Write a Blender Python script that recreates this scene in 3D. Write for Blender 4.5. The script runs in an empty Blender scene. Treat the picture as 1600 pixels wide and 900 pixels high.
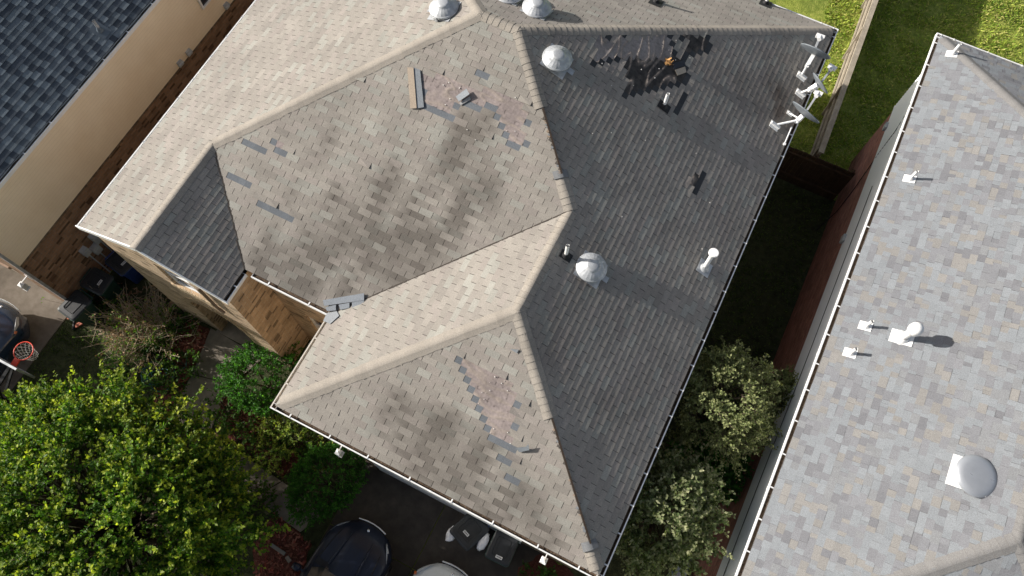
import bpy, math, random
import numpy as np
from mathutils import Vector, Matrix, noise

random.seed(7)
rng = np.random.default_rng(11)
scene = bpy.context.scene
COL = scene.collection

# ------------------------------------------------------------------ camera (solved from the photograph)
F_PX = 1206.845
FW = Vector((-0.150, 0.330, -0.932)).normalized()
UP = Vector((-0.423, 0.830, 0.363))
CAM = Vector((0.0, 0.0, 21.1))
RT = FW.cross(UP).normalized()
UP = RT.cross(FW).normalized()


def ray(px, py):
    return FW + RT * ((px - 800) / F_PX) - UP * ((py - 450) / F_PX)


def at_z(px, py, z):
    r = ray(px, py)
    return CAM + r * ((z - CAM.z) / r.z)


def on_plane(px, py, n, p0):
    r = ray(px, py)
    n = Vector(n)
    return CAM + r * (n.dot(Vector(p0) - CAM) / n.dot(r))


# ------------------------------------------------------------------ mesh builder
class MB:
    def __init__(self):
        self.v = []; self.f = []; self.c = []; self.s = []

    def face(self, pts, col=(0.5, 0.5, 0.5), smooth=False, cols=None):
        i = len(self.v)
        self.v += [tuple(p) for p in pts]
        self.f.append(tuple(range(i, i + len(pts))))
        self.c.append(cols if cols else [col] * len(pts))
        self.s.append(smooth)

    def mesh(self, verts, faces, col=(0.5, 0.5, 0.5), smooth=False):
        i = len(self.v)
        self.v += [tuple(p) for p in verts]
        for f in faces:
            self.f.append(tuple(k + i for k in f))
            self.c.append([col] * len(f))
            self.s.append(smooth)

    def box(self, lo, hi, col=(0.5, 0.5, 0.5), M=None):
        x0, y0, z0 = lo; x1, y1, z1 = hi
        P = [Vector(p) for p in ((x0, y0, z0), (x1, y0, z0), (x1, y1, z0), (x0, y1, z0), (x0, y0, z1), (x1, y0, z1), (x1, y1, z1), (x0, y1, z1))]
        if M: P = [M @ p for p in P]
        self.mesh(P, [(0, 3, 2, 1), (4, 5, 6, 7), (0, 1, 5, 4), (1, 2, 6, 5), (2, 3, 7, 6), (3, 0, 4, 7)], col)

    def bar(self, a, b, w, h, col=(0.5, 0.5, 0.5), up=Vector((0, 0, 1))):
        a = Vector(a); b = Vector(b); d = (b - a)
        L = d.length; d.normalize()
        s = d.cross(up)
        if s.length < 1e-4: s = d.cross(Vector((1, 0, 0)))
        s.normalize(); u = s.cross(d)
        M = Matrix((( d.x, s.x, u.x, a.x), (d.y, s.y, u.y, a.y), (d.z, s.z, u.z, a.z), (0, 0, 0, 1)))
        self.box((0, -w / 2, -h / 2), (L, w / 2, h / 2), col, M)

    def tube(self, pts, r, n=10, col=(0.5, 0.5, 0.5), cap=True, closed=False):
        pts = [Vector(p) for p in pts]
        rr = r if isinstance(r, (list, tuple)) else [r] * len(pts)
        V = []; Fc = []
        N = len(pts)
        prev = None
        for i, p in enumerate(pts):
            if closed: d = pts[(i + 1) % N] - pts[i - 1]
            else: d = pts[min(i + 1, N - 1)] - pts[max(i - 1, 0)]
            if d.length < 1e-9: d = Vector((0, 0, 1))
            d.normalize()
            if prev is None:
                s = d.cross(Vector((0, 0, 1)))
                if s.length < 1e-3: s = d.cross(Vector((1, 0, 0)))
            else:
                s = prev - d * prev.dot(d)
            s.normalize(); prev = s
            t = d.cross(s)
            for k in range(n):
                a = 2 * math.pi * k / n
                V.append(p + (s * math.cos(a) + t * math.sin(a)) * rr[i])
        M = N if closed else N - 1
        for i in range(M):
            j = (i + 1) % N
            for k in range(n):
                k2 = (k + 1) % n
                Fc.append((i * n + k, i * n + k2, j * n + k2, j * n + k))
        self.mesh(V, Fc, col, True)
        if cap and not closed:
            self.mesh(V[:n], [tuple(range(n))], col); self.mesh(V[-n:], [tuple(range(n))], col)

    def lathe(self, prof, n=32, col=(0.5, 0.5, 0.5), M=None, smooth=True, capb=False, capt=True, wav=None):
        V = []
        for j, (r, z) in enumerate(prof):
            for k in range(n):
                a = 2 * math.pi * k / n
                q = r * (wav(j, a) if wav else 1)
                V.append(Vector((q * math.cos(a), q * math.sin(a), z)))
        if M: V = [M @ p for p in V]
        Fc = []
        for i in range(len(prof) - 1):
            for k in range(n):
                k2 = (k + 1) % n
                Fc.append((i * n + k, i * n + k2, (i + 1) * n + k2, (i + 1) * n + k))
        self.mesh(V, Fc, col, smooth)
        if capt: self.mesh(V[-n:], [tuple(range(n))], col)
        if capb: self.mesh(V[:n], [tuple(range(n))[::-1]], col)

    def build(self, name, mat, parent=None, merge=False):
        me = bpy.data.meshes.new(name)
        me.from_pydata(self.v, [], self.f)
        me.materials.append(mat)
        a = me.color_attributes.new('tint', 'FLOAT_COLOR', 'CORNER')
        flat = np.ones((sum(len(f) for f in self.f), 4), dtype=np.float32)
        i = 0
        for cs in self.c:
            for c in cs:
                flat[i, :3] = c[:3]; i += 1
        a.data.foreach_set('color', flat.ravel())
        me.polygons.foreach_set('use_smooth', self.s)
        me.update()
        o = bpy.data.objects.new(name, me)
        COL.objects.link(o)
        if parent is not None: adopt(o, parent)
        return o


def rootloc(p):
    l = Vector((0, 0, 0))
    while p is not None:
        l = l + p.location; p = p.parent
    return l


def adopt(o, parent, local=False):
    o.parent = parent
    if not local:
        o.matrix_parent_inverse = Matrix.Translation(-rootloc(parent)) if parent.parent is None else Matrix.Identity(4)


def tag(o, label=None, cat=None, group=None, kind=None):
    if label: o['label'] = label
    if cat: o['category'] = cat
    if group: o['group'] = group
    if kind: o['kind'] = kind
    return o


def thing(name, label, cat, loc=(0, 0, 0), group=None):
    o = bpy.data.objects.new(name, None)
    o.empty_display_size = 0.3
    o.location = loc
    COL.objects.link(o)
    return tag(o, label, cat, group)


def copy_tree(o, parent=None):
    c = o.copy(); COL.objects.link(c)
    if parent is not None: c.parent = parent
    for ch in list(o.children): copy_tree(ch, c)
    return c


# ------------------------------------------------------------------ materials
def nodes(name):
    m = bpy.data.materials.new(name); m.use_nodes = True
    nt = m.node_tree; nt.nodes.clear()
    out = nt.nodes.new('ShaderNodeOutputMaterial')
    b = nt.nodes.new('ShaderNodeBsdfPrincipled')
    nt.links.new(b.outputs[0], out.inputs[0])
    return m, nt, b


def N(nt, t, **kw):
    n = nt.nodes.new(t)
    for k, v in kw.items():
        if k.startswith('i_'): n.inputs[k[2:].replace('_', ' ')].default_value = v
        else: setattr(n, k, v)
    return n


def ramp(nt, src, stops):
    r = nt.nodes.new('ShaderNodeValToRGB')
    el = r.color_ramp.elements
    while len(el) < len(stops): el.new(0.5)
    for e, (p, c) in zip(el, stops):
        e.position = p; e.color = (*c, 1) if len(c) == 3 else c
    nt.links.new(src, r.inputs[0])
    return r


def tint_mat(name, rough=0.9, grain=(0.82, 1.18), gscale=90, bump=0.25, bscale=160, spec=0.25, metallic=0, blotch=None, bdist=0.004):
    """material that takes its own colour from the tint attribute and adds a fine grain"""
    m, nt, b = nodes(name)
    at = N(nt, 'ShaderNodeAttribute', attribute_name='tint')
    tc = N(nt, 'ShaderNodeTexCoord')
    no = N(nt, 'ShaderNodeTexNoise', i_Scale=gscale, i_Detail=4.0)
    nt.links.new(tc.outputs['Object'], no.inputs['Vector'])
    r = ramp(nt, no.outputs['Fac'], [(0.25, (grain[0],) * 3), (0.75, (grain[1],) * 3)])
    mx = N(nt, 'ShaderNodeMix', data_type='RGBA', blend_type='MULTIPLY')
    mx.inputs[0].default_value = 1
    nt.links.new(at.outputs['Color'], mx.inputs[6]); nt.links.new(r.outputs[0], mx.inputs[7])
    last = mx.outputs[2]
    if blotch:
        n2 = N(nt, 'ShaderNodeTexNoise', i_Scale=blotch[0], i_Detail=5.0)
        nt.links.new(tc.outputs['Object'], n2.inputs['Vector'])
        r2 = ramp(nt, n2.outputs['Fac'], [(0.35, (blotch[1],) * 3), (0.65, (blotch[2],) * 3)])
        m2 = N(nt, 'ShaderNodeMix', data_type='RGBA', blend_type='MULTIPLY'); m2.inputs[0].default_value = 1
        nt.links.new(last, m2.inputs[6]); nt.links.new(r2.outputs[0], m2.inputs[7]); last = m2.outputs[2]
    nt.links.new(last, b.inputs['Base Color'])
    b.inputs['Roughness'].default_value = rough
    b.inputs['Specular IOR Level'].default_value = spec
    b.inputs['Metallic'].default_value = metallic
    if bump:
        n3 = N(nt, 'ShaderNodeTexNoise', i_Scale=bscale, i_Detail=3.0)
        nt.links.new(tc.outputs['Object'], n3.inputs['Vector'])
        bp = N(nt, 'ShaderNodeBump', i_Strength=bump, i_Distance=bdist)
        nt.links.new(n3.outputs['Fac'], bp.inputs['Height']); nt.links.new(bp.outputs[0], b.inputs['Normal'])
    return m


def brick_mat(name, c1, c2, mortar, dark=0.5):
    m, nt, b = nodes(name)
    tc = N(nt, 'ShaderNodeTexCoord')
    sp = N(nt, 'ShaderNodeSeparateXYZ'); nt.links.new(tc.outputs['Object'], sp.inputs[0])
    ad = N(nt, 'ShaderNodeMath', operation='ADD'); nt.links.new(sp.outputs[0], ad.inputs[0]); nt.links.new(sp.outputs[1], ad.inputs[1])
    cb = N(nt, 'ShaderNodeCombineXYZ'); nt.links.new(ad.outputs[0], cb.inputs[0]); nt.links.new(sp.outputs[2], cb.inputs[1])
    br = N(nt, 'ShaderNodeTexBrick', i_Scale=1.0, i_Mortar_Size=0.011, i_Mortar_Smooth=0.2, i_Bias=-0.1, i_Brick_Width=0.215, i_Row_Height=0.075)
    br.inputs['Color1'].default_value = (*c1, 1); br.inputs['Color2'].default_value = (*c2, 1); br.inputs['Mortar'].default_value = (*mortar, 1)
    nt.links.new(cb.outputs[0], br.inputs['Vector'])
    # odd dark clinker bricks: voronoi-free white noise per brick cell
    mp = N(nt, 'ShaderNodeVectorMath', operation='DIVIDE'); mp.inputs[1].default_value = (0.215, 0.075, 1)
    nt.links.new(cb.outputs[0], mp.inputs[0])
    fl = N(nt, 'ShaderNodeVectorMath', operation='FLOOR'); nt.links.new(mp.outputs[0], fl.inputs[0])
    wn = N(nt, 'ShaderNodeTexWhiteNoise'); nt.links.new(fl.outputs[0], wn.inputs['Vector'])
    r = ramp(nt, wn.outputs['Value'], [(0.0, (dark,) * 3), (0.10, (dark + .15,) * 3), (0.12, (0.85,) * 3), (1.0, (1.15,) * 3)])
    mx = N(nt, 'ShaderNodeMix', data_type='RGBA', blend_type='MULTIPLY'); mx.inputs[0].default_value = 1
    nt.links.new(br.outputs['Color'], mx.inputs[6]); nt.links.new(r.outputs[0], mx.inputs[7])
    n2 = N(nt, 'ShaderNodeTexNoise', i_Scale=3.0, i_Detail=6.0); nt.links.new(tc.outputs['Object'], n2.inputs['Vector'])
    r2 = ramp(nt, n2.outputs['Fac'], [(0.3, (0.8,) * 3), (0.7, (1.15,) * 3)])
    m2 = N(nt, 'ShaderNodeMix', data_type='RGBA', blend_type='MULTIPLY'); m2.inputs[0].default_value = 1
    nt.links.new(mx.outputs[2], m2.inputs[6]); nt.links.new(r2.outputs[0], m2.inputs[7])
    nt.links.new(m2.outputs[2], b.inputs['Base Color'])
    b.inputs['Roughness'].default_value = 0.9; b.inputs['Specular IOR Level'].default_value = 0.2
    bp = N(nt, 'ShaderNodeBump', i_Strength=0.6, i_Distance=0.008)
    inv = N(nt, 'ShaderNodeMath', operation='SUBTRACT'); inv.inputs[0].default_value = 1; nt.links.new(br.outputs['Fac'], inv.inputs[1])
    nt.links.new(inv.outputs[0], bp.inputs['Height']); nt.links.new(bp.outputs[0], b.inputs['Normal'])
    return m


def noise_mat(name, stops, scale=2.0, detail=8.0, rough=0.9, bump=0.3, bscale=40, bdist=0.02, spec=0.2, stops2=None, scale2=0.5, vec=None):
    m, nt, b = nodes(name)
    tc = N(nt, 'ShaderNodeTexCoord')
    no = N(nt, 'ShaderNodeTexNoise', i_Scale=scale, i_Detail=detail, i_Roughness=0.65)
    nt.links.new(tc.outputs['Object'], no.inputs['Vector'])
    r = ramp(nt, no.outputs['Fac'], stops); last = r.outputs[0]
    if stops2:
        n2 = N(nt, 'ShaderNodeTexNoise', i_Scale=scale2, i_Detail=5.0)
        nt.links.new(tc.outputs['Object'], n2.inputs['Vector'])
        r2 = ramp(nt, n2.outputs['Fac'], stops2)
        m2 = N(nt, 'ShaderNodeMix', data_type='RGBA', blend_type='MULTIPLY'); m2.inputs[0].default_value = 1
        nt.links.new(last, m2.inputs[6]); nt.links.new(r2.outputs[0], m2.inputs[7]); last = m2.outputs[2]
    nt.links.new(last, b.inputs['Base Color'])
    b.inputs['Roughness'].default_value = rough; b.inputs['Specular IOR Level'].default_value = spec
    if bump:
        n3 = N(nt, 'ShaderNodeTexNoise', i_Scale=bscale, i_Detail=6.0); nt.links.new(tc.outputs['Object'], n3.inputs['Vector'])
        bp = N(nt, 'ShaderNodeBump', i_Strength=bump, i_Distance=bdist)
        nt.links.new(n3.outputs['Fac'], bp.inputs['Height']); nt.links.new(bp.outputs[0], b.inputs['Normal'])
    return m


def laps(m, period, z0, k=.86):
    """shade under the laps of the boards, put into the colour: a thin darker line at every lap"""
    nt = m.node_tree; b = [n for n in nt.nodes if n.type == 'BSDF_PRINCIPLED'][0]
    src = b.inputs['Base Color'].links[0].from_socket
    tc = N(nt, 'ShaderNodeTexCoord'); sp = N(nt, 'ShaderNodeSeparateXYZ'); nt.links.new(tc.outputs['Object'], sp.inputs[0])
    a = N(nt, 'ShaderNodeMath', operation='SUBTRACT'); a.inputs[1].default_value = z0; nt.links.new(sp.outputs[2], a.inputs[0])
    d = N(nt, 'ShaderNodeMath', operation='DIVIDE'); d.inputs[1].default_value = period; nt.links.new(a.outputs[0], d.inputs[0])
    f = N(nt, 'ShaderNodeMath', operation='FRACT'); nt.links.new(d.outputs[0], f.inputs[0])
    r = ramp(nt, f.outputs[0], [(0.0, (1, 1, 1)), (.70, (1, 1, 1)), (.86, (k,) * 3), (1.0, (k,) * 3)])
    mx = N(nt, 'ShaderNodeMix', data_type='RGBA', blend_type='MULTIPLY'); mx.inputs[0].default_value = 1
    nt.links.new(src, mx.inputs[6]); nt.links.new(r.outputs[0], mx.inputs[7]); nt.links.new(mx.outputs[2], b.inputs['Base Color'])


def plain(name, col, rough=0.5, metallic=0.0, spec=0.4, coat=0.0, var=0.12, vscale=6):
    m, nt, b = nodes(name)
    tc = N(nt, 'ShaderNodeTexCoord'); no = N(nt, 'ShaderNodeTexNoise', i_Scale=vscale, i_Detail=6.0)
    nt.links.new(tc.outputs['Object'], no.inputs['Vector'])
    r = ramp(nt, no.outputs['Fac'], [(0.3, tuple(c * (1 - var) for c in col)), (0.7, tuple(min(1, c * (1 + var)) for c in col))])
    nt.links.new(r.outputs[0], b.inputs['Base Color'])
    rr = ramp(nt, no.outputs['Fac'], [(0.3, (min(1, rough * 1.2),) * 3), (0.7, (rough * 0.85,) * 3)])
    nt.links.new(rr.outputs[0], b.inputs['Roughness'])
    b.inputs['Metallic'].default_value = metallic; b.inputs['Specular IOR Level'].default_value = spec
    b.inputs['Coat Weight'].default_value = coat; b.inputs['Coat Roughness'].default_value = 0.06
    return m


def leaf_mat(name, trans=0.35, rough=0.45, spec=0.35):
    m, nt, b = nodes(name)
    at = N(nt, 'ShaderNodeAttribute', attribute_name='tint')
    nt.links.new(at.outputs['Color'], b.inputs['Base Color'])
    b.inputs['Roughness'].default_value = rough; b.inputs['Specular IOR Level'].default_value = spec
    tr = N(nt, 'ShaderNodeBsdfTranslucent')
    mu = N(nt, 'ShaderNodeMix', data_type='RGBA', blend_type='MULTIPLY'); mu.inputs[0].default_value = 1
    mu.inputs[7].default_value = (1.5, 1.6, 0.6, 1)
    nt.links.new(at.outputs['Color'], mu.inputs[6]); nt.links.new(mu.outputs[2], tr.inputs['Color'])
    ms = N(nt, 'ShaderNodeMixShader'); ms.inputs[0].default_value = trans
    nt.links.new(b.outputs[0], ms.inputs[1]); nt.links.new(tr.outputs[0], ms.inputs[2])
    out = [n for n in nt.nodes if n.type == 'OUTPUT_MATERIAL'][0]
    nt.links.new(ms.outputs[0], out.inputs[0])
    return m


M_SHINGLE = tint_mat('weathered_shingle', rough=0.95, grain=(0.80, 1.2), gscale=55, bump=0.5, bscale=140, spec=0.12, blotch=(1.3, 0.93, 1.06))
M_SHINGLE2 = tint_mat('grey_blend_shingle', rough=0.95, grain=(0.72, 1.28), gscale=70, bump=0.5, bscale=140, spec=0.12)
M_FELT = tint_mat('roofing_felt', rough=0.85, grain=(0.8, 1.2), gscale=20, bump=0.5, bscale=30, spec=0.2, blotch=(2.0, 0.85, 1.1))
M_TINT = tint_mat('tinted', rough=0.7, grain=(0.9, 1.1), gscale=30, bump=0.15, bscale=60, spec=0.3)
M_BRICK = brick_mat('tan_brick', (0.50, 0.36, 0.23), (0.41, 0.28, 0.17), (0.46, 0.39, 0.30), 0.38)
M_BRICK_RED = brick_mat('red_brick', (0.43, 0.19, 0.145), (0.35, 0.15, 0.12), (0.24, 0.18, 0.15), 0.72)
M_BRICK_BROWN = brick_mat('brown_brick', (0.36, 0.21, 0.125), (0.27, 0.15, 0.09), (0.25, 0.19, 0.14), 0.35)
M_SIDING = noise_mat('beige_siding', [(0.3, (0.80, 0.66, 0.47)), (0.7, (0.88, 0.75, 0.56))], scale=1.1, rough=0.6, bump=0.05, spec=0.3)
M_SIDING_GREY = noise_mat('blue_grey_siding', [(0.3, (0.80, 0.83, 0.85)), (0.7, (0.83, 0.86, 0.88))], scale=0.5, rough=0.55, bump=0.05, spec=0.3)
laps(M_SIDING, .105, 3.2, .80); laps(M_SIDING_GREY, .115, 2.95, .86)  # shade line painted under every board lap
M_WHITE = plain('white_gutter_paint', (0.78, 0.78, 0.77), rough=0.4, var=0.06)
M_TAN_METAL = plain('cream_gutter_paint', (0.62, 0.57, 0.50), rough=0.45, var=0.08)
M_GALV = plain('galvanised_metal', (0.42, 0.435, 0.45), rough=0.48, metallic=0.3, var=0.22, vscale=9)
M_GREYMETAL = plain('grey_vent_metal', (0.42, 0.44, 0.47), rough=0.32, metallic=0.5, var=0.05)
M_LITTER_SHADE = noise_mat('gutter_litter_shade', [(0.3, (0.035, 0.025, 0.018)), (0.55, (0.11, 0.075, 0.05)), (0.75, (0.22, 0.16, 0.11))], scale=25, bump=0.8, bscale=60, bdist=0.03)
M_DISH = plain('dish_grey', (0.16, 0.18, 0.20), rough=0.45, var=0.08)
M_RUBBER = plain('black_rubber', (0.018, 0.018, 0.02), rough=0.7)
M_GLASS = plain('window_glass', (0.03, 0.035, 0.045), rough=0.06, spec=0.9, var=0.02)
M_WOOD = noise_mat('weathered_fence_wood', [(0.3, (0.25, 0.215, 0.165)), (0.7, (0.40, 0.35, 0.28))], scale=3, rough=0.9, bump=0.4, bscale=20)
M_WOOD_DARK = noise_mat('shaded_boards', [(0.3, (0.05, 0.032, 0.02)), (0.7, (0.085, 0.055, 0.035))], scale=6, bump=0.3)  # the gate's shaded front is put into this dark colour
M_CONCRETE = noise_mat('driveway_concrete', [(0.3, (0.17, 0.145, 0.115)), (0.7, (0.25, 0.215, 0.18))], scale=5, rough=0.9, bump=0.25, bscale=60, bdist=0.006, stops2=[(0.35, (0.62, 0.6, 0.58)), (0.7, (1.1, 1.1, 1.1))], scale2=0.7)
M_CONCRETE_DARK = noise_mat('shaded_concrete', [(0.3, (0.055, 0.048, 0.042)), (0.7, (0.095, 0.083, 0.07))], scale=4, rough=0.8, bump=0.25, bscale=60, bdist=0.006, stops2=[(0.35, (0.6, 0.6, 0.6)), (0.7, (1.2, 1.15, 1.1))], scale2=0.6)  # shade lying over the driveway is painted into the base colour
M_PATH = noise_mat('path_concrete', [(0.3, (0.21, 0.18, 0.145)), (0.7, (0.31, 0.27, 0.22))], scale=5, rough=0.9, bump=0.25, bscale=60, bdist=0.006, stops2=[(0.35, (0.75, 0.75, 0.75)), (0.7, (1.1, 1.1, 1.1))], scale2=0.9)
M_LAWN = noise_mat('lawn_ground', [(0.25, (0.11, 0.155, 0.03)), (0.5, (0.25, 0.31, 0.065)), (0.75, (0.40, 0.41, 0.12))], scale=7, rough=0.95, bump=1.0, bscale=28, bdist=0.05, spec=0.1, stops2=[(0.35, (0.72, 0.75, 0.7)), (0.65, (1.2, 1.12, 1.05))], scale2=0.8)
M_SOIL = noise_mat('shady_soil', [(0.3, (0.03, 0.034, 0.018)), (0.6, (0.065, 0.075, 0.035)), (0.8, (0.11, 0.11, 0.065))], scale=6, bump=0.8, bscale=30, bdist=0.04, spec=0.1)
M_MULCH = noise_mat('red_mulch', [(0.3, (0.05, 0.02, 0.015)), (0.55, (0.15, 0.055, 0.04)), (0.8, (0.26, 0.12, 0.09))], scale=28, bump=1.0, bscale=45, bdist=0.04)
M_LEAF = leaf_mat('leaf', 0.48, 0.5, 0.2)
M_LEAF_DULL = leaf_mat('dull_leaf', 0.25, 0.7, 0.15)
M_BARK = noise_mat('bark', [(0.3, (0.06, 0.045, 0.03)), (0.7, (0.14, 0.11, 0.08))], scale=12, bump=0.8)
M_TWIG = noise_mat('dry_twig', [(0.3, (0.36, 0.28, 0.19)), (0.7, (0.56, 0.46, 0.34))], scale=12, bump=0.2)
M_CAR_BLACK = plain('dark_navy_car_paint', (0.012, 0.017, 0.034), rough=0.38, spec=0.3, coat=0.18, var=0.1)
M_CAR_BLUE = plain('blue_black_car_paint', (0.02, 0.035, 0.07), rough=0.22, spec=0.6, coat=0.8, var=0.1)
M_CAR_WHITE = plain('pale_silver_car_paint', (0.62, 0.66, 0.68), rough=0.25, spec=0.5, coat=0.7, var=0.03)
M_LENS = plain('clear_lamp_lens', (0.55, 0.57, 0.58), rough=0.12, spec=0.8)
M_ORANGE = plain('amber_lens', (0.65, 0.16, 0.03), rough=0.2, spec=0.7)
M_CHROME = plain('bright_trim', (0.75, 0.75, 0.75), rough=0.2, metallic=0.9)
M_CART = plain('black_cart_plastic', (0.022, 0.024, 0.027), rough=0.45, var=0.2)
M_CART_GREEN = plain('dark_green_cart_plastic', (0.016, 0.05, 0.04), rough=0.45, var=0.2)
M_CART_BLUE = plain('blue_cart_plastic', (0.02, 0.05, 0.19), rough=0.45, var=0.2)
M_BAG = plain('white_bag_plastic', (0.75, 0.75, 0.77), rough=0.4, var=0.05)
M_RED = plain('red_rim_paint', (0.75, 0.07, 0.04), rough=0.4)
M_NET = plain('white_net_cord', (0.75, 0.75, 0.72), rough=0.8)
M_BOARD = plain('backboard_acrylic', (0.30, 0.33, 0.36), rough=0.3)
M_HOSE = plain('teal_hose', (0.05, 0.20, 0.18), rough=0.45, var=0.3)
M_BOXGREY = plain('meter_box_grey', (0.42, 0.44, 0.45), rough=0.5)

# ------------------------------------------------------------------ geometry of the three roofs
E_Z = 5.6
SR, SL, SF, SB = 0.422, 0.414, 0.396, 0.463
V3 = Vector
pA = V3((1.66, 0.949, E_Z)); pC = V3((-5.693, 0.949, E_Z)); pV = V3((-5.693, 3.164, E_Z)); pB = V3((1.66, 15.375, E_Z))
pG1 = V3((-11.70, 2.429, E_Z)); pG3 = V3((-7.744, 2.429, E_Z)); pG5 = V3((-7.744, 3.164, E_Z)); pBL = V3((-11.70, 15.375, E_Z))
pP = V3((-1.941, 4.581, 7.12)); pQ = V3((-1.941, 7.0, 7.12)); pR = V3((-4.524, 9.752, 8.209)); pS = V3((-5.40, 9.752, 8.209))
pG2 = V3((-9.70, 2.429, 6.428)); pG4 = V3((-9.70, 5.255, 6.428))


def pip(x, y, poly):
    c = False; n = len(poly); j = n - 1
    for i in range(n):
        xi, yi = poly[i]; xj, yj = poly[j]
        if (yi > y) != (yj > y) and x < (xj - xi) * (y - yi) / (yj - yi) + xi: c = not c
        j = i
    return c


def clip(poly, axis, lim, keep_greater):
    out = []; n = len(poly)
    for i in range(n):
        a = poly[i]; b = poly[(i + 1) % n]
        ia = (a[axis] >= lim) if keep_greater else (a[axis] <= lim)
        ib = (b[axis] >= lim) if keep_greater else (b[axis] <= lim)
        if ia: out.append(a)
        if ia != ib:
            t = (lim - a[axis]) / (b[axis] - a[axis])
            out.append((a[0] + (b[0] - a[0]) * t, a[1] + (b[1] - a[1]) * t))
    return out


def cliprect(poly, x0, x1, y0, y1):
    p = clip(poly, 0, x0, True)
    if len(p) > 2: p = clip(p, 0, x1, False)
    if len(p) > 2: p = clip(p, 1, y0, True)
    if len(p) > 2: p = clip(p, 1, y1, False)
    return p


class Slope:
    """a roof plane with its own frame: e along the eave, g up the slope, n outwards"""
    def __init__(self, pts, e0, e1):
        self.o = V3(e0); self.e = (V3(e1) - V3(e0)).normalized()
        a, b, c = pts[0], pts[1], pts[2]
        n = (V3(b) - V3(a)).cross(V3(c) - V3(a)).normalized()
        if n.z < 0: n = -n
        self.n = n
        g = n.cross(self.e).normalized()
        if g.z < 0: g = -g
        self.g = g
        self.pts = pts
        self.poly = [self.loc(p) for p in pts]

    def loc(self, p):
        d = V3(p) - self.o
        return (d.dot(self.e), d.dot(self.g))

    def w(self, a, b, c=0.0):
        return self.o + self.e * a + self.g * b + self.n * c

    def px(self, x, y):
        return on_plane(x, y, self.n, self.o)

    def lpx(self, x, y):
        return self.loc(self.px(x, y))


GREY_HEAD = (0.20, 0.225, 0.25)


def tan_tab():
    r = random.random()
    v = random.uniform(0.91, 1.06)
    v *= .995
    if r < 0.16: c = (0.296, 0.288, 0.258)
    elif r < 0.34: c = (0.283, 0.256, 0.231)
    elif r < 0.50: c = (0.264, 0.243, 0.218)
    else: c = (0.287, 0.265, 0.236)
    return tuple(k * v for k in c)


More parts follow.
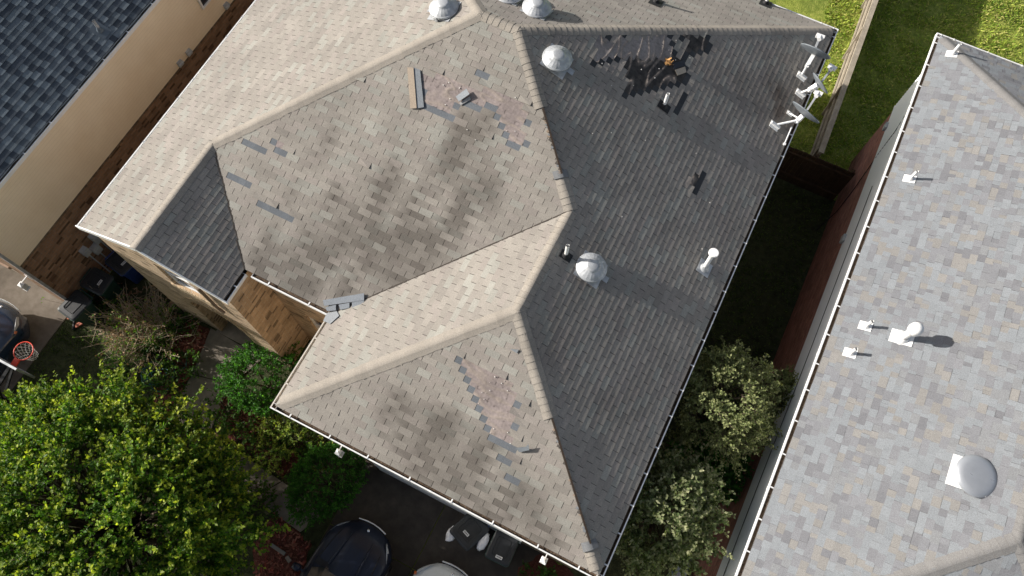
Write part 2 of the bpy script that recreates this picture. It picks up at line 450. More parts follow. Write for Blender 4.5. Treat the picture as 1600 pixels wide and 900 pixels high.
def shingle(mb, felt, S, tabcol, width=0.305, exp=0.134, start=0.095, bare=None, keep=None, stain=None, feltcol=None, random_w=None, butt=0.0088, wob=0.004, off=0.5, gap=0.009, feltamp=0.012, head=(0.125, 0.136, 0.150), rough_h=False):
    poly = S.poly
    bmax = max(p[1] for p in poly); amin = min(p[0] for p in poly); amax = max(p[0] for p in poly)
    nr = int((bmax - start) / exp) + 1
    missing_prev = []
    def is_bare(a, b):
        if keep and any(abs(a - k[0]) < width * .6 and abs(b - k[1]) < exp * .6 for k in keep): return False
        return bool(bare) and any(pip(a, b, q) for q in bare)
    for r in range(nr):
        y0 = start + r * exp; y1 = y0 + exp + 0.004
        a = amin - width + (off * width * (r % 2)) + random.uniform(-.012, .012)
        missing = []
        while a < amax:
            wd = random_w() if random_w else width
            x0, x1 = a, a + wd - gap
            a += wd
            q = cliprect(poly, x0 + random.uniform(-1, 1) * wob * .5, x1, y0, y1)
            if len(q) < 3: continue
            ar = abs(sum(q[i][0] * q[(i + 1) % len(q)][1] - q[(i + 1) % len(q)][0] * q[i][1] for i in range(len(q)))) / 2
            if ar < 0.0006: continue
            ca, cb = (x0 + x1) / 2, (y0 + y1) / 2
            if is_bare(ca, cb):
                missing.append((x0, x1))
                for h0, h1 in ((x0, ca), (ca, x1 + gap)):
                    hc = (h0 + h1) / 2
                    below = any(m0 - 0.02 < hc < m1 + 0.02 for m0, m1 in missing_prev)
                    if (below or r == 0) and felt is not None:
                        # underlayment shows: fine wrinkled sheet
                        nx, ny = 7, 7
                        xs = [h0 - .012 + (h1 - h0 + .024) * i / nx for i in range(nx + 1)]
                        ys = [y0 - .006 + (exp + .012) * j / ny for j in range(ny + 1)]
                        V = []; HH = []
                        for yy in ys:
                            for xx in xs:
                                u = V3((xx * 1.2, yy * 5 + 0.7 * noise.noise(V3((xx * 1.5, yy * 1.3, 3))), 5.0))
                                h = max(0, 1 - 5.5 * abs(noise.noise(u))) ** 2 * feltamp + 0.004 * noise.noise(V3((xx * 9, yy * 9, 1)))
                                V.append(S.w(xx, yy, 0.003 + max(0, h))); HH.append(max(0, min(1, h / feltamp)))
                        F = [(j * (nx + 1) + i, j * (nx + 1) + i + 1, (j + 1) * (nx + 1) + i + 1, (j + 1) * (nx + 1) + i) for j in range(ny) for i in range(nx)]
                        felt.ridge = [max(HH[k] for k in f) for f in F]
                        felt.cur = next((i for i, qq in enumerate(bare) if pip(ca, cb, qq)), 0)
                        if felt.cur == 4 and S is S_right: felt.cur = 2
                        felt.mesh(V, F, feltcol(hc, cb), True)
                    else:
                        v = random.uniform(.92, 1.08)
                        q3 = cliprect(poly, h0, h1, y0, y1)
                        if len(q3) > 2: mb.face([S.w(p[0], p[1], 0.003) for p in q3], tuple(k * v for k in head))
                continue
            c = tabcol(r, ca) if tabcol.__code__.co_argcount else tabcol()
            hb = butt * random.uniform(0.88, 1.12); ht = 0.002
            if rough_h: hb = butt * random.choice((.35, .5, 1.0, 1.15))
            lift_l = lift_r = 0
            if missing_prev and any(m0 - .15 < ca < m1 + .15 for m0, m1 in missing_prev) and random.random() < .45:
                q_ = .035 if S.n.x < .2 else .012; lift_l, lift_r = random.uniform(0, q_), random.uniform(0, q_)
            elif bare and S.n.x < .2 and random.random() < .006: lift_r = random.uniform(.01, .03)
            tilt = random.uniform(-.0008, .0008)
            def hh(p):
                f_ = (y1 - p[1]) / (y1 - y0); g_ = (p[0] - x0) / max(1e-4, x1 - x0)
                return ht + (hb - ht) * f_ + tilt * (p[0] - ca) / width + (lift_l * (1 - g_) + lift_r * g_) * f_
            dy = random.uniform(-wob, wob)
            q2 = [(p[0], p[1] + (dy if abs(p[1] - y0) < 1e-6 else 0)) for p in q]
            top = [S.w(p[0], p[1], hh(p)) for p in q2]
            cols = None
            if stain:
                cols = []
                kf = random.uniform(.62, 1.28)
                for p in q2:
                    k, tcol = stain(p[0], p[1]); k = min(.8, k * kf)
                    cols.append(tuple(ci * (1 - k) + ti * k for ci, ti in zip(c, tcol)))
            mb.face(top, c, False, cols)
            n = len(q2)
            for i in range(n):
                j = (i + 1) % n
                if q2[i][1] > y1 - 1e-4 and q2[j][1] > y1 - 1e-4: continue
                mb.face([top[j], top[i], S.w(q2[i][0], q2[i][1], -.002), S.w(q2[j][0], q2[j][1], -.002)], tuple(k * .55 for k in c))
        missing_prev = missing


def caps(mb, p_lo, p_hi, n1, n2, colf, width=0.145, exp=0.14, lift=0.013, skip=(), n=8):
    """overlapping bent cap shingles along a hip or ridge, low end first"""
    d = V3(p_hi) - V3(p_lo); L = d.length; d.normalize()
    c1 = n1.cross(d); c2 = n2.cross(d)
    up = (n1 + n2).normalized()
    if c1.dot(n2) > 0: c1 = -c1
    if c2.dot(n1) > 0: c2 = -c2
    k = 0
    t = 0.0
    while t < L - 0.03:
        f = (t + .5 * exp) / L
        if any(a <= f <= b for a, b in skip): t += exp; continue
        t1 = min(t + exp + .035, L)
        col = colf()
        V = []
        wj = width * random.uniform(.94, 1.06)
        sk = random.uniform(-.012, .012)
        rows = [(t, lift * random.uniform(.9, 1.35)), (t1, lift * .45)]
        for s, h in rows:
            base = V3(p_lo) + d * s
            for i in range(n + 1):
                u = -1 + 2 * i / n
                a = math.sqrt(u * u + 0.05) * wj
                c, nn = (c1, n1) if u < 0 else (c2, n2)
                w = 0.5 + 0.5 * u
                nb = (n1 * (1 - w) + n2 * w).normalized()
                V.append(base + c * a + nb * h + up * 0.012 * (1 - abs(u)) + d * (sk * u))
        m = n + 1
        mb.mesh(V, [(i, i + 1, m + i + 1, m + i) for i in range(n)], col, True)
        # butt edge
        B = [p - up * rows[0][1] * 1.0 for p in V[:m]]
        mb.mesh(V[:m] + B, [(i + 1, i, m + i, m + i + 1) for i in range(n)], tuple(k2 * .5 for k2 in col))
        t += exp


# ------------------------------------------------------------------ gutters
def gutter(name, a, b, out, mat, parent, hang=0.62, debris=True, wdt=0.115, trim0=0.0, trim1=0.0, hmat=None):
    a = V3(a); b = V3(b); d = (b - a).normalized(); o = V3(out).normalized()
    a = a + d * trim0; b = b - d * trim1
    L = (b - a).length
    z = V3((0, 0, 1))
    M = Matrix(((d.x, o.x, 0, a.x), (d.y, o.y, 0, a.y), (0, 0, 1, a.z), (0, 0, 0, 1)))
    mb = MB()
    ns = max(1, int(L / 2.6))
    jit = [(0, 0)] + [(random.uniform(-.007, .007), random.uniform(-.008, .003)) for _ in range(ns - 1)] + [(0, 0)]
    for i in range(ns):
        P0 = a + d * (L * i / ns) + o * jit[i][0] + z * jit[i][1]; P1 = a + d * (L * (i + 1) / ns) + o * jit[i + 1][0] + z * jit[i + 1][1]
        dd = (P1 - P0); l_ = dd.length; dd.normalize(); oo = (o - dd * o.dot(dd)).normalized(); zz = dd.cross(oo); zz = zz if zz.z > 0 else -zz
        Ms = Matrix(((dd.x, oo.x, zz.x, P0.x), (dd.y, oo.y, zz.y, P0.y), (dd.z, oo.z, zz.z, P0.z), (0, 0, 0, 1)))
        e0 = .0012 if i else 0
        mb.box((e0, -.010, -.105), (l_, 0, -.012), M=Ms)                 # front wall
        mb.box((e0, -.022, -.0115), (l_, .003, .004), M=Ms)              # rolled lip
        mb.box((e0, -wdt + .0035, -.110), (l_, -.0105, -.102), M=Ms)     # floor
        mb.box((e0, -wdt - .004, -.112), (l_, -wdt + .003, .012), M=Ms)  # back
        if i: mb.box((-.03, -.024, -.108), (.03, .0055, .0062), M=Ms)    # joint sleeve
    mb.box((-.004, -wdt - .006, -.113), (.003, .0035, -.0125), M=M)
    mb.box((L - .003, -wdt - .006, -.113), (L + .004, .0035, -.0125), M=M)
    g = mb.build(name, mat, parent)
    k = int(L / hang)
    for i in range(k):
        t = (i + .5) * L / k + random.uniform(-.05, .05)
        h = MB()
        h.box((t - .014, -wdt - .01, .0075), (t + .014, -.004, .0125), M=M)
        h.box((t - .012, -.006, .0045), (t + .012, .002, .0165), M=M)
        ho = h.build('hanger', hmat or mat, None)
        ho.parent = g
    if debris:  # leaf litter, on some eaves a dark strip for shade in the trough
        db = MB(); n = max(4, int(L / .08))
        for i in range(n):
            x0 = i * L / n; x1 = (i + 1) * L / n
            hs = [-.055 + .035 * noise.noise(V3((x * 3.1, a.x + a.y, 2))) for x in (x0, x1)]
            db.face([M @ V3((x0, -wdt + .004, hs[0] + .01)), M @ V3((x1, -wdt + .004, hs[1] + .01)), M @ V3((x1, -.0105, hs[1])), M @ V3((x0, -.0105, hs[0]))])
        do = db.build('litter_shade', M_LITTER_SHADE, None); do.parent = g
    return g


# ------------------------------------------------------------------ MAIN HOUSE
house = thing('brick_house', 'brick house with tan weathered shingle roof where patches of shingles are torn off', 'house', (-5, 6, 0))
S_right = Slope([pA, pB, pR, pQ, pP], pA, pB)
S_wfront = Slope([pC, pA, pP], pC, pA)
S_wleft = Slope([pV, pC, pP, pQ], pV, pC)
S_front = Slope([pV, pQ, pR, pS, pG4, pG5], pG5, pV)
S_left = Slope([pG1, pG2, pG4, pS, pBL], pBL, pG1)
S_gr = Slope([pG2, pG3, pG5, pG4], pG3, pG5)
S_back = Slope([pB, pBL, pS, pR], pB, pBL)


def polypx(S, pts): return [S.lpx(x, y) for x, y in pts]


def dotpx(S, x, y, ra=.10, rb=.06):
    a, b = S.lpx(x, y)
    return [(a - ra, b - rb), (a + ra, b - rb), (a + ra, b + rb), (a - ra, b + rb)]


def segpx(S, x0, y0, x1, y1, hb=.06):
    a0, b0 = S.lpx(x0, y0); a1, b1 = S.lpx(x1, y1)
    b = (b0 + b1) / 2
    lo, hi = min(a0, a1), max(a0, a1)
    return [(lo, b - hb), (hi, b - hb), (hi, b + hb), (lo, b + hb)]


bare_front = [polypx(S_front, [(655, 108), (700, 126), (735, 133), (752, 140), (765, 133), (797, 148), (812, 168), (827, 168), (828, 190), (815, 205), (822, 222), (812, 233), (790, 226), (779, 207), (770, 182), (757, 168), (735, 168), (715, 174), (700, 183), (670, 180), (660, 167), (652, 140)]),
              dotpx(S_front, 753, 112), dotpx(S_front, 759, 125), dotpx(S_front, 823, 189),
              segpx(S_front, 387, 221, 424, 240), segpx(S_front, 415, 214, 446, 229), segpx(S_front, 424, 230, 442, 238),
              segpx(S_front, 355, 268, 394, 288), segpx(S_front, 402, 315, 460, 343)]
bare_wfront = [polypx(S_wfront, [(723, 560), (742, 569), (761, 573), (783, 588), (795, 604), (801, 625), (808, 637), (804, 652), (798, 665), (798, 690), (795, 708), (770, 694), (758, 672), (749, 650), (739, 620), (729, 592), (721, 570)]),
               segpx(S_wfront, 782, 719, 801, 731), dotpx(S_wfront, 800, 747), dotpx(S_wfront, 812, 667)]
bare_right = [polypx(S_right, [(932, 53), (1112, 53), (1108, 75), (1095, 90), (1076, 92), (1073, 105), (1081, 125), (1073, 141), (1060, 139), (1045, 143), (1030, 138), (1015, 141), (1000, 140), (985, 144), (971, 148), (978, 125), (985, 105), (978, 98), (960, 97), (940, 98), (925, 101), (920, 95), (930, 75)]),
              polypx(S_right, [(1078, 140), (1068, 139), (1053, 180), (1062, 184)]), polypx(S_right, [(1106, 268), (1096, 266), (1079, 318), (1085, 321)]),
              polypx(S_right, [(1083, 268), (1099, 265), (1096, 286), (1082, 292)]), dotpx(S_right, 1057, 312, .07, .05)]
keep_right = [S_right.lpx(1054, 64), S_right.lpx(1064, 72), S_right.lpx(958, 57), S_right.lpx(990, 57)]
felt_band = polypx(S_right, [(928, 50), (1056, 56), (1052, 80), (1042, 92), (1000, 93), (985, 94), (950, 97), (925, 97)])


def felt_tan(a, b): return (0.245, 0.207, 0.198)


def felt_right(a, b):
    if pip(a, b, felt_band): return (0.27, 0.245, 0.235)
    return (0.052, 0.049, 0.047)


def make_stain(S, spots, tint=(0.085, 0.075, 0.066)):
    pts = [(S.lpx(x, y), sa, sb, k) for x, y, sa, sb, k in spots]
    def f(a, b):
        m = 0
        for (pa, pb), sa, sb, k in pts:
            d = ((a - pa) / sa) ** 2 + ((b - pb) / (sb * 1.6)) ** 2
            if d < 8: m += k * math.exp(-d)
        nz = 0.55 + 1.0 * noise.noise(V3((a * 3.0, b * .5, 4.0))) + 0.5 * noise.noise(V3((a * 6.5, b * 1.1, 9)))
        soil = .10 + .10 * noise.noise(V3((a * .9, b * .35, 2))) + .05 * noise.noise(V3((a * 4, b * 1.0, 6)))
        return max(0, min(.74, m * max(0.0, nz) * 2.35 + soil)), tint
    return f


stain_front = make_stain(S_front, [(522, 315, .14, .2, .95), (606, 276, .14, .2, .95), (700, 275, .3, .6, .5), (735, 250, .25, .7, .5), (560, 400, .55, .6, .6), (480, 420, .5, .6, .6), (640, 400, .5, .5, .6), (740, 340, .3, .4, .6), (690, 350, .5, .6, .45), (410, 400, .25, .3, .7), (430, 440, .6, .3, .6), (760, 310, .2, .5, .5), (600, 340, .5, .5, .35), (508, 225, .12, .4, .35), (720, 190, .2, .4, .3), (440, 300, .7, .5, .15)])
stain_wf = make_stain(S_wfront, [(625, 640, .3, .25, .6), (605, 625, .2, .2, .5), (690, 665, .4, .25, .5), (740, 750, .3, .45, .7), (765, 700, .25, .4, .4), (680, 730, .7, .3, .45), (800, 790, .5, .35, .5), (860, 840, .4, .2, .4), (640, 700, .5, .2, .4)])


def stain_right(a, b):
    k = 0.30 * max(0, noise.noise(V3((a * .5, b * .8, 7))))
    x = S_right.w(a, b)
    d = (V3((x.x, x.y, 0)) - V3((1.25, 12.4, 0))).length
    k += 0.75 * math.exp(-(d / .9) ** 2) * (0.5 + noise.noise(V3((a * 2, b * 2, 3))))
    return max(0, min(.8, k)), (0.09, 0.065, 0.05)


deck = MB()
for S in (S_right, S_wfront, S_wleft, S_front, S_left, S_gr, S_back):
    q = clip(S.poly, 1, 0.085, True)
    deck.face([S.w(p[0], p[1], -.004) for p in q], (0.05, 0.045, 0.04))
class Felt:
    """one sheet of felt per torn patch"""
    def __init__(self, polys): self.polys = polys; self.mb = {}
    def mesh(self, V, F, col, sm):
        mb = self.mb.setdefault(self.cur, MB())
        i0 = len(mb.v)
        mb.v += [tuple(p) for p in V]
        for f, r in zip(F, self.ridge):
            # colour gets paler towards the wrinkle crests
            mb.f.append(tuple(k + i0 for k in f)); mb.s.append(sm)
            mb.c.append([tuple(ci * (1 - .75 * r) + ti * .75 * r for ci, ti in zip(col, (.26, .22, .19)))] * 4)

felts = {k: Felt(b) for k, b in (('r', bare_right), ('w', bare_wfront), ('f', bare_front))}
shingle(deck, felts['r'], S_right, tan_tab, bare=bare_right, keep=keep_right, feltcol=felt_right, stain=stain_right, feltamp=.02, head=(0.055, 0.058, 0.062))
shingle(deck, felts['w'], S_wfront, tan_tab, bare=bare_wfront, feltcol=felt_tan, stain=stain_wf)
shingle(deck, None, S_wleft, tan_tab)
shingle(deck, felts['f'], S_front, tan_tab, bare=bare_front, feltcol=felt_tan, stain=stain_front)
shingle(deck, None, S_left, tan_tab)
shingle(deck, None, S_gr, tan_tab)
shingle(deck, None, S_back, tan_tab)
roof = deck.build('roof', M_SHINGLE, house)
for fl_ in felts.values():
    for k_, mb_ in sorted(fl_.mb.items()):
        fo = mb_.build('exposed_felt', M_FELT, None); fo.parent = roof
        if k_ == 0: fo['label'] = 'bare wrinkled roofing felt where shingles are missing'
cp = MB()
def capcol():
    v = random.uniform(.93, 1.04)
    return tuple(k * v for k in (0.30, 0.272, 0.236))

for lo, hi, s1, s2, skip in ((pA, pA.lerp(pP, .125), S_wfront, S_right, ()), (pA.lerp(pP, .60), pP, S_wfront, S_right, ()), (pC, pP, S_wleft, S_wfront, ()), (pQ, pQ.lerp(pR, .2), S_front, S_right, ()), (pQ.lerp(pR, .56), pR, S_front, S_right, ()), (pB, pR, S_right, S_back, ()),
                             (pP, pQ, S_wleft, S_right, ()), (pR, pS, S_front, S_back, ()), (pG4, pS, S_left, S_front, ()), (pBL, pS, S_left, S_back, ()), (pG2, pG4, S_left, S_gr, ())):
    if abs(lo.z - E_Z) < .01: lo = lo.lerp(hi, .24 / (hi - lo).length)
    w0 = MB(); caps(w0, lo, hi, s1.n, s2.n, capcol, skip=skip)
    w = w0.build('ridge_cap', M_SHINGLE, None); w.parent = roof
# torn edge left where caps are gone
for lo, hi, f0, f1 in ((pA, pP, .135, .60), (pQ, pR, .2, .56)):
    te = MB()
    a = lo.lerp(hi, f0); b = lo.lerp(hi, f1)
    te.bar(a + V3((.03, 0, .012)), b + V3((.03, 0, .012)), .035, .02, (0.06, 0.045, 0.035))
    k = 40
    for i in range(k):
        p = a.lerp(b, (i + random.random() * .6) / k)
        if random.random() < .5:
            s = random.uniform(.02, .05)
            te.box((p.x - s, p.y - s * .6, p.z - .03), (p.x + .01, p.y + s * .6, p.z + .012 + .01 * random.random()), random.choice(((.2, .21, .22), (.28, .22, .17), (.10, .09, .08))))
    t_ = te.build('torn_hip_edge', M_SHINGLE, None); t_.parent = roof
# lone dark caps
for pl, ph, s1, s2, t in ((pA, pP, S_wfront, S_right, .118), (pQ, pR, S_front, S_right, .175)):
    d0 = MB(); a = pl.lerp(ph, t); b = a + (ph - pl).normalized() * .17
    caps(d0, a, b, s1.n, s2.n, lambda: (0.17, 0.175, 0.18), lift=.034, exp=.2)
    w = d0.build('ridge_cap', M_SHINGLE, None); w.parent = roof; w['label'] = 'single unweathered dark grey cap shingle'

for lo, hi, s1 in ((pV, pQ, S_front), (pG5, pG4, S_front)):
    vb = MB(); a_ = lo.lerp(hi, .04); k_ = 26
    for i in range(k_):
        p0 = a_.lerp(hi, i / k_); p1 = a_.lerp(hi, (i + 1.02) / k_); j_ = random.uniform(-.012, .012)
        vb.bar(p0 + V3((j_, j_, .012)), p1 + V3((j_, j_, .012)), random.uniform(.018, .032), .008, (0.07, 0.06, 0.052))
    vo = vb.build('valley_seam', M_SHINGLE, None); vo.parent = roof
# gutters of the main house
gutter('gutter', pC, pA, (0, -1, 0), M_WHITE, house, hang=.82)
gutter('gutter', pA, pB, (1, 0, 0), M_WHITE, house, hang=.62, trim0=.012)  # litter strip here stands in for the shade inside the trough
gutter('gutter', pV, pC, (-1, 0, 0), M_TAN_METAL, house, hang=.9, debris=False, trim0=.05, trim1=.012)
gutter('gutter', pG5, pV, (0, -1, 0), M_WHITE, house, hang=.7, trim0=.12, trim1=.02)
gutter('gutter', pG3, pG5, (1, 0, 0), M_WHITE, house, hang=.45)
gutter('gutter', pBL, pG1, (-1, 0, 0), M_WHITE, house, hang=.66, debris=False, hmat=M_GALV)
gutter('gutter', pB, pBL, (0, 1, 0), M_WHITE, house, hang=.8, debris=False, trim0=.012)

# soffits and fascia
so = MB()
zs = E_Z - .12
for lo, hi in (((-5.55, 1.075, zs - .02), (1.53, 1.25, zs)), ((1.42, 1.26, zs - .02), (1.535, 15.24, zs)), ((-11.57, 15.1, zs - .02), (1.41, 15.25, zs)), ((-11.575, 2.6, zs - .02), (-11.42, 15.09, zs)), ((-7.9, 3.29, zs - .02), (-5.56, 3.5, zs)), ((-5.565, 1.26, zs - .02), (-5.42, 3.28, zs))):
    so.box(lo, hi)
# rake boards of the front gable
for a, b in ((pG1, pG2), (pG3, pG2)):
    so.bar(a + V3((0, .012, -.07)), b + V3((0, .012, -.07)), .026, .15)
so.build('soffit_and_fascia', M_WHITE, house)

# walls
WT = 5.46
wl = MB()
def wall(x0, y0, x1, y1, z0=0.0, z1=WT, mb=None):
    (mb or wl).face([(x0, y0, z0), (x1, y0, z0) if False else (x1, y1, z0), (x1, y1, z1), (x0, y0, z1)])
foot = [(-5.43, 1.24), (1.43, 1.24), (1.43, 15.11), (-11.43, 15.11), (-11.43, 2.52)]
for i in range(len(foot) - 1): wall(*foot[i], *foot[i + 1])
# gable front (y = 2.52) with arched entry between x -10.2 and -8.65 and an upper window opening
GY = 2.52
ax0, ax1, zsp = -10.15, -8.68, 2.25
cx, rx, rz = (ax0 + ax1) / 2, (ax1 - ax0) / 2, 0.78
wx0, wx1, wz0, wz1 = -9.88, -8.98, 4.02, 5.3
def gz(x): return (E_Z + SL * (x - pG1.x) if x < pG2.x else E_Z + (pG2.z - E_Z) / (pG3.x - pG2.x) * (pG3.x - x)) - .06
xs = sorted(set([-11.43, ax0, ax1, wx0, wx1, pG2.x, -7.83] + [cx + rx * math.cos(math.pi * i / 14) for i in range(15)]))
for x0, x1 in zip(xs[:-1], xs[1:]):
    m = (x0 + x1) / 2
    def arch(x): return zsp + rz * math.sqrt(max(0, 1 - ((x - cx) / rx) ** 2))
    lo0, lo1 = (arch(x0), arch(x1)) if ax0 < m < ax1 else (0, 0)
    if wx0 < m < wx1:
        wl.face([(x0, GY, lo0), (x1, GY, lo1), (x1, GY, wz0), (x0, GY, wz0)])
        wl.face([(x0, GY, wz1), (x1, GY, wz1), (x1, GY, gz(x1)), (x0, GY, gz(x0))])
    else:
        wl.face([(x0, GY, lo0), (x1, GY, lo1), (x1, GY, gz(x1)), (x0, GY, gz(x0))])
# entry reveal
pr = [(ax0, 0)] + [(cx - rx * math.cos(math.pi * i / 14), zsp + rz * math.sin(math.pi * i / 14)) for i in range(15)] + [(ax1, 0)]
for (x0, z0), (x1, z1) in zip(pr[:-1], pr[1:]):
    wl.face([(x0, GY, z0), (x1, GY, z1), (x1, GY + 1.6, z1), (x0, GY + 1.6, z0)])
wl.face([(ax0 - .1, GY + 1.6, 0), (ax1 + .1, GY + 1.6, 0), (ax1 + .1, GY + 1.6, 3.2), (ax0 - .1, GY + 1.6, 3.2)])
# window reveal
for (x0, z0), (x1, z1) in (((wx0, wz0), (wx1, wz0)), ((wx1, wz0), (wx1, wz1)), ((wx1, wz1), (wx0, wz1)), ((wx0, wz1), (wx0, wz0))):
    wl.face([(x0, GY, z0), (x1, GY, z1), (x1, GY + .12, z1), (x0, GY + .12, z0)])
# gable side wall and recessed front wall
wl.face([(-7.83, GY, 0), (-7.83, 3.46, 0), (-7.83, 3.46, WT), (-7.83, GY, WT)])
MY = 3.46
mx0, mx1, mz0, mz1 = -7.18, -6.15, 1.2, 2.95
for x0, x1, z0, z1 in ((-7.83, mx0, 0, WT), (mx1, -5.43, 0, WT), (mx0, mx1, 0, mz0), (mx0, mx1, mz1, WT)):
    wl.face([(x0, MY, z0), (x1, MY, z0), (x1, MY, z1), (x0, MY, z1)])
for (x0, z0), (x1, z1) in (((mx0, mz0), (mx1, mz0)), ((mx1, mz0), (mx1, mz1)), ((mx1, mz1), (mx0, mz1)), ((mx0, mz1), (mx0, mz0))):
    wl.face([(x0, MY, z0), (x1, MY, z1), (x1, MY + .12, z1), (x0, MY + .12, z0)])
wall(-5.43, 3.46, -5.43, 1.24)
wl.build('wall', M_BRICK, house)
# soldier courses
sc = MB()
def soldiers(x0, x1, y, z0, z1, proud=.022):
    n = int((x1 - x0) / .085)
    for i in range(n):
        a = x0 + i * (x1 - x0) / n
        v = random.uniform(.75, 1.15)
        sc.box((a + .005, y - proud - random.uniform(0, .006), z0), (a + (x1 - x0) / n - .005, y + .02, z1), (0.46 * v, 0.36 * v, 0.24 * v))
soldiers(-10.0, -8.86, GY, 3.74, 4.0)
sc.build('soldier_course', M_TINT, house); sc = MB()
soldiers(-7.78, -5.5, MY, 4.55, 4.78)
sc.build('soldier_course', M_TINT, house); sc = MB()
# arch ring
for i in range(22):
    t0 = math.pi * (i + .06) / 22; t1 = math.pi * (i + .94) / 22
    q = []
    for t, k in ((t0, 1.0), (t1, 1.0), (t1, 1.26), (t0, 1.26)):
        q.append((cx - (rx - .004) * k * math.cos(t), zsp + (rz - .004) * k * math.sin(t)))
    v = random.uniform(.8, 1.1); c = (.36 * v, .27 * v, .17 * v)
    f = [V3((x, GY - .02, z)) for x, z in q]; bck = [V3((x, GY + .02, z)) for x, z in q]
    sc.face(f, c)
    for k in range(4): sc.face([f[k], f[(k + 1) % 4], bck[(k + 1) % 4], bck[k]], c)
sc.build('brick_arch', M_TINT, house)


def window(parent, axis, c0, c1, z0, z1, plane, sgn, fmat=M_WHITE, fw=.055):
    """window in a wall; axis 'x': runs along x at y = plane; sgn is the outward direction"""
    fr = MB(); gl = MB()
    def bx(mb, a0, a1, b0, b1, p0, p1):
        if axis == 'x': mb.box((a0, min(p0, p1), b0), (a1, max(p0, p1), b1))
        else: mb.box((min(p0, p1), a0, b0), (max(p0, p1), a1, b1))
    p0 = plane; p1 = plane + sgn * .05
    bx(fr, c0, c0 + fw, z0, z1, p0, p1); bx(fr, c1 - fw, c1, z0, z1, p0, p1)
    bx(fr, c0 + fw, c1 - fw, z0, z0 + fw, p0, p1); bx(fr, c0 + fw, c1 - fw, z1 - fw, z1, p0, p1)
    bx(fr, c0 + fw, c1 - fw, (z0 + z1) / 2 - .02, (z0 + z1) / 2 + .02, p0, p1 - sgn * .004)
    w = fr.build('window', fmat, parent)
    bx(gl, c0 + fw * .8, c1 - fw * .8, z0 + fw * .8, z1 - fw * .8, plane - sgn * .01, plane + sgn * .015)
    g = gl.build('pane', M_GLASS, None); g.parent = w
    return w


window(house, 'x', wx0, wx1, wz0, wz1, GY + .11, -1)
window(house, 'x', mx0, mx1, mz0, mz1, MY + .11, -1)
# front door deep in the entry, porch floor handled by the path
dr = MB(); dr.box((-9.9, GY + 1.53, 0.05), (-8.95, GY + 1.58, 2.15)); dr.build('door', plain('dark_door', (0.05, 0.03, 0.025), .4), house)
# garage door under the front eave
gd = MB()
for i in range(4): gd.box((-4.2, 1.19, .02 + i * .55), (.0, 1.235, .56 + i * .55))
gd.build('garage_door', M_WHITE, house)
# coach lamps either side of the garage door
def coach_lamp(parent, x, y, z, out=-1):
    m = MB()
    m.box((x - .05, y + .24, z - .1), (x + .05, y + .28, z + .16))
    m.bar((x, y + .26, z + .10), (x, y, z + .10), .025, .025)
    for dx in (-.062, .062):
        for dy in (-.062, .062): m.box((x + dx - .009, y + dy - .009, z - .17), (x + dx + .009, y + dy + .009, z + .08))
    m.lathe([(.10, .08), (.092, .09), (.03, .12), (.015, .15)], 4, M=Matrix.Translation((x, y, z)) @ Matrix.Rotation(math.radians(45), 4, 'Z'), smooth=False)
    m.box((x - .075, y - .075, z - .19), (x + .075, y + .075, z - .17))
    l = m.build('coach_lamp', M_WHITE, parent)
    g = MB(); g.box((x - .052, y - .052, z - .165), (x + .052, y + .052, z + .075)); go = g.build('lamp_glass', M_LENS, None); go.parent = l
coach_lamp(house, -4.80, .97, 2.4); coach_lamp(house, .64, .985, 2.4)
# downspouts
ds = MB(); ds.tube([(-8.62, GY - .05, 5.35), (-8.62, GY - .05, 4.1), (-8.5, GY - .05, 3.9)], .035, 8); ds.build('downspout', plain('brown_downspout', (.16, .12, .09), .5), house)
ds = MB(); ds.box((1.46, 1.4, .1), (1.53, 1.5, 5.4)); ds.build('downspout', M_WHITE, house)


def frame_on(S, p):
    """matrix: local z = vertical, placed at p on slope"""
    return Matrix.Translation(p)


def slope_frame(S, p, c=0.0):
    e, g, n = S.e, S.g, S.n
    p = V3(p) + n * c
    if e.cross(g).dot(n) < 0: e = -e
    return Matrix(((e.x, g.x, n.x, p.x), (e.y, g.y, n.y, p.y), (e.z, g.z, n.z, p.z), (0, 0, 0, 1)))


def dome_vent(parent, S, px, py, scale=1.0):
    p = S.px(px, py)
    m = MB()
    M = Matrix.Translation(p + V3((0, 0, -.05))) @ Matrix.Rotation(math.radians(6), 4, V3((-S.n.y, S.n.x, 0)) if abs(S.n.y) + abs(S.n.x) > 1e-4 else 'X') @ Matrix.Scale(scale, 4)
    m.lathe([(.20, .0), (.20, .16)], 32, M=M, capt=False)
    m.lathe([(.315, .145), (.335, .16), (.338, .185), (.322, .20), (.30, .207)], 48, M=M, capt=False)
    def wav(j, a): return 1 + (.035 if j in (1, 2) else .012 if j == 3 else 0) * max(0, math.cos(a * 20)) ** 3
    m.lathe([(.305, .205), (.27, .245), (.20, .29), (.155, .312), (.152, .325)], 96, M=M, capt=False, wav=wav)
    m.lathe([(.155, .312), (.15, .33), (.10, .345), (.05, .352), (.012, .354)], 32, M=M)
    # lower apron flange
    v = m.build('roof_vent', M_GALV, parent)
    f = MB(); T = slope_frame(S, p, .016)
    f.box((-.29, -.30, 0), (.29, .28, .006), M=T)
    f.box((-.06, -.44, .0005), (.07, -.301, .0065), M=T)
    f.box((.285, -.06, .007), (.33, .02, .10), M=T)
    fo = f.build('flange', M_GALV, None); fo.parent = v
    return v


for S, x, y in ((S_right, 869, 96), (S_right, 922, 421), (S_left, 695, 18), (S_back, 838, 18), (S_back, 795, -4)):
    dome_vent(house, S, x, y, .94)


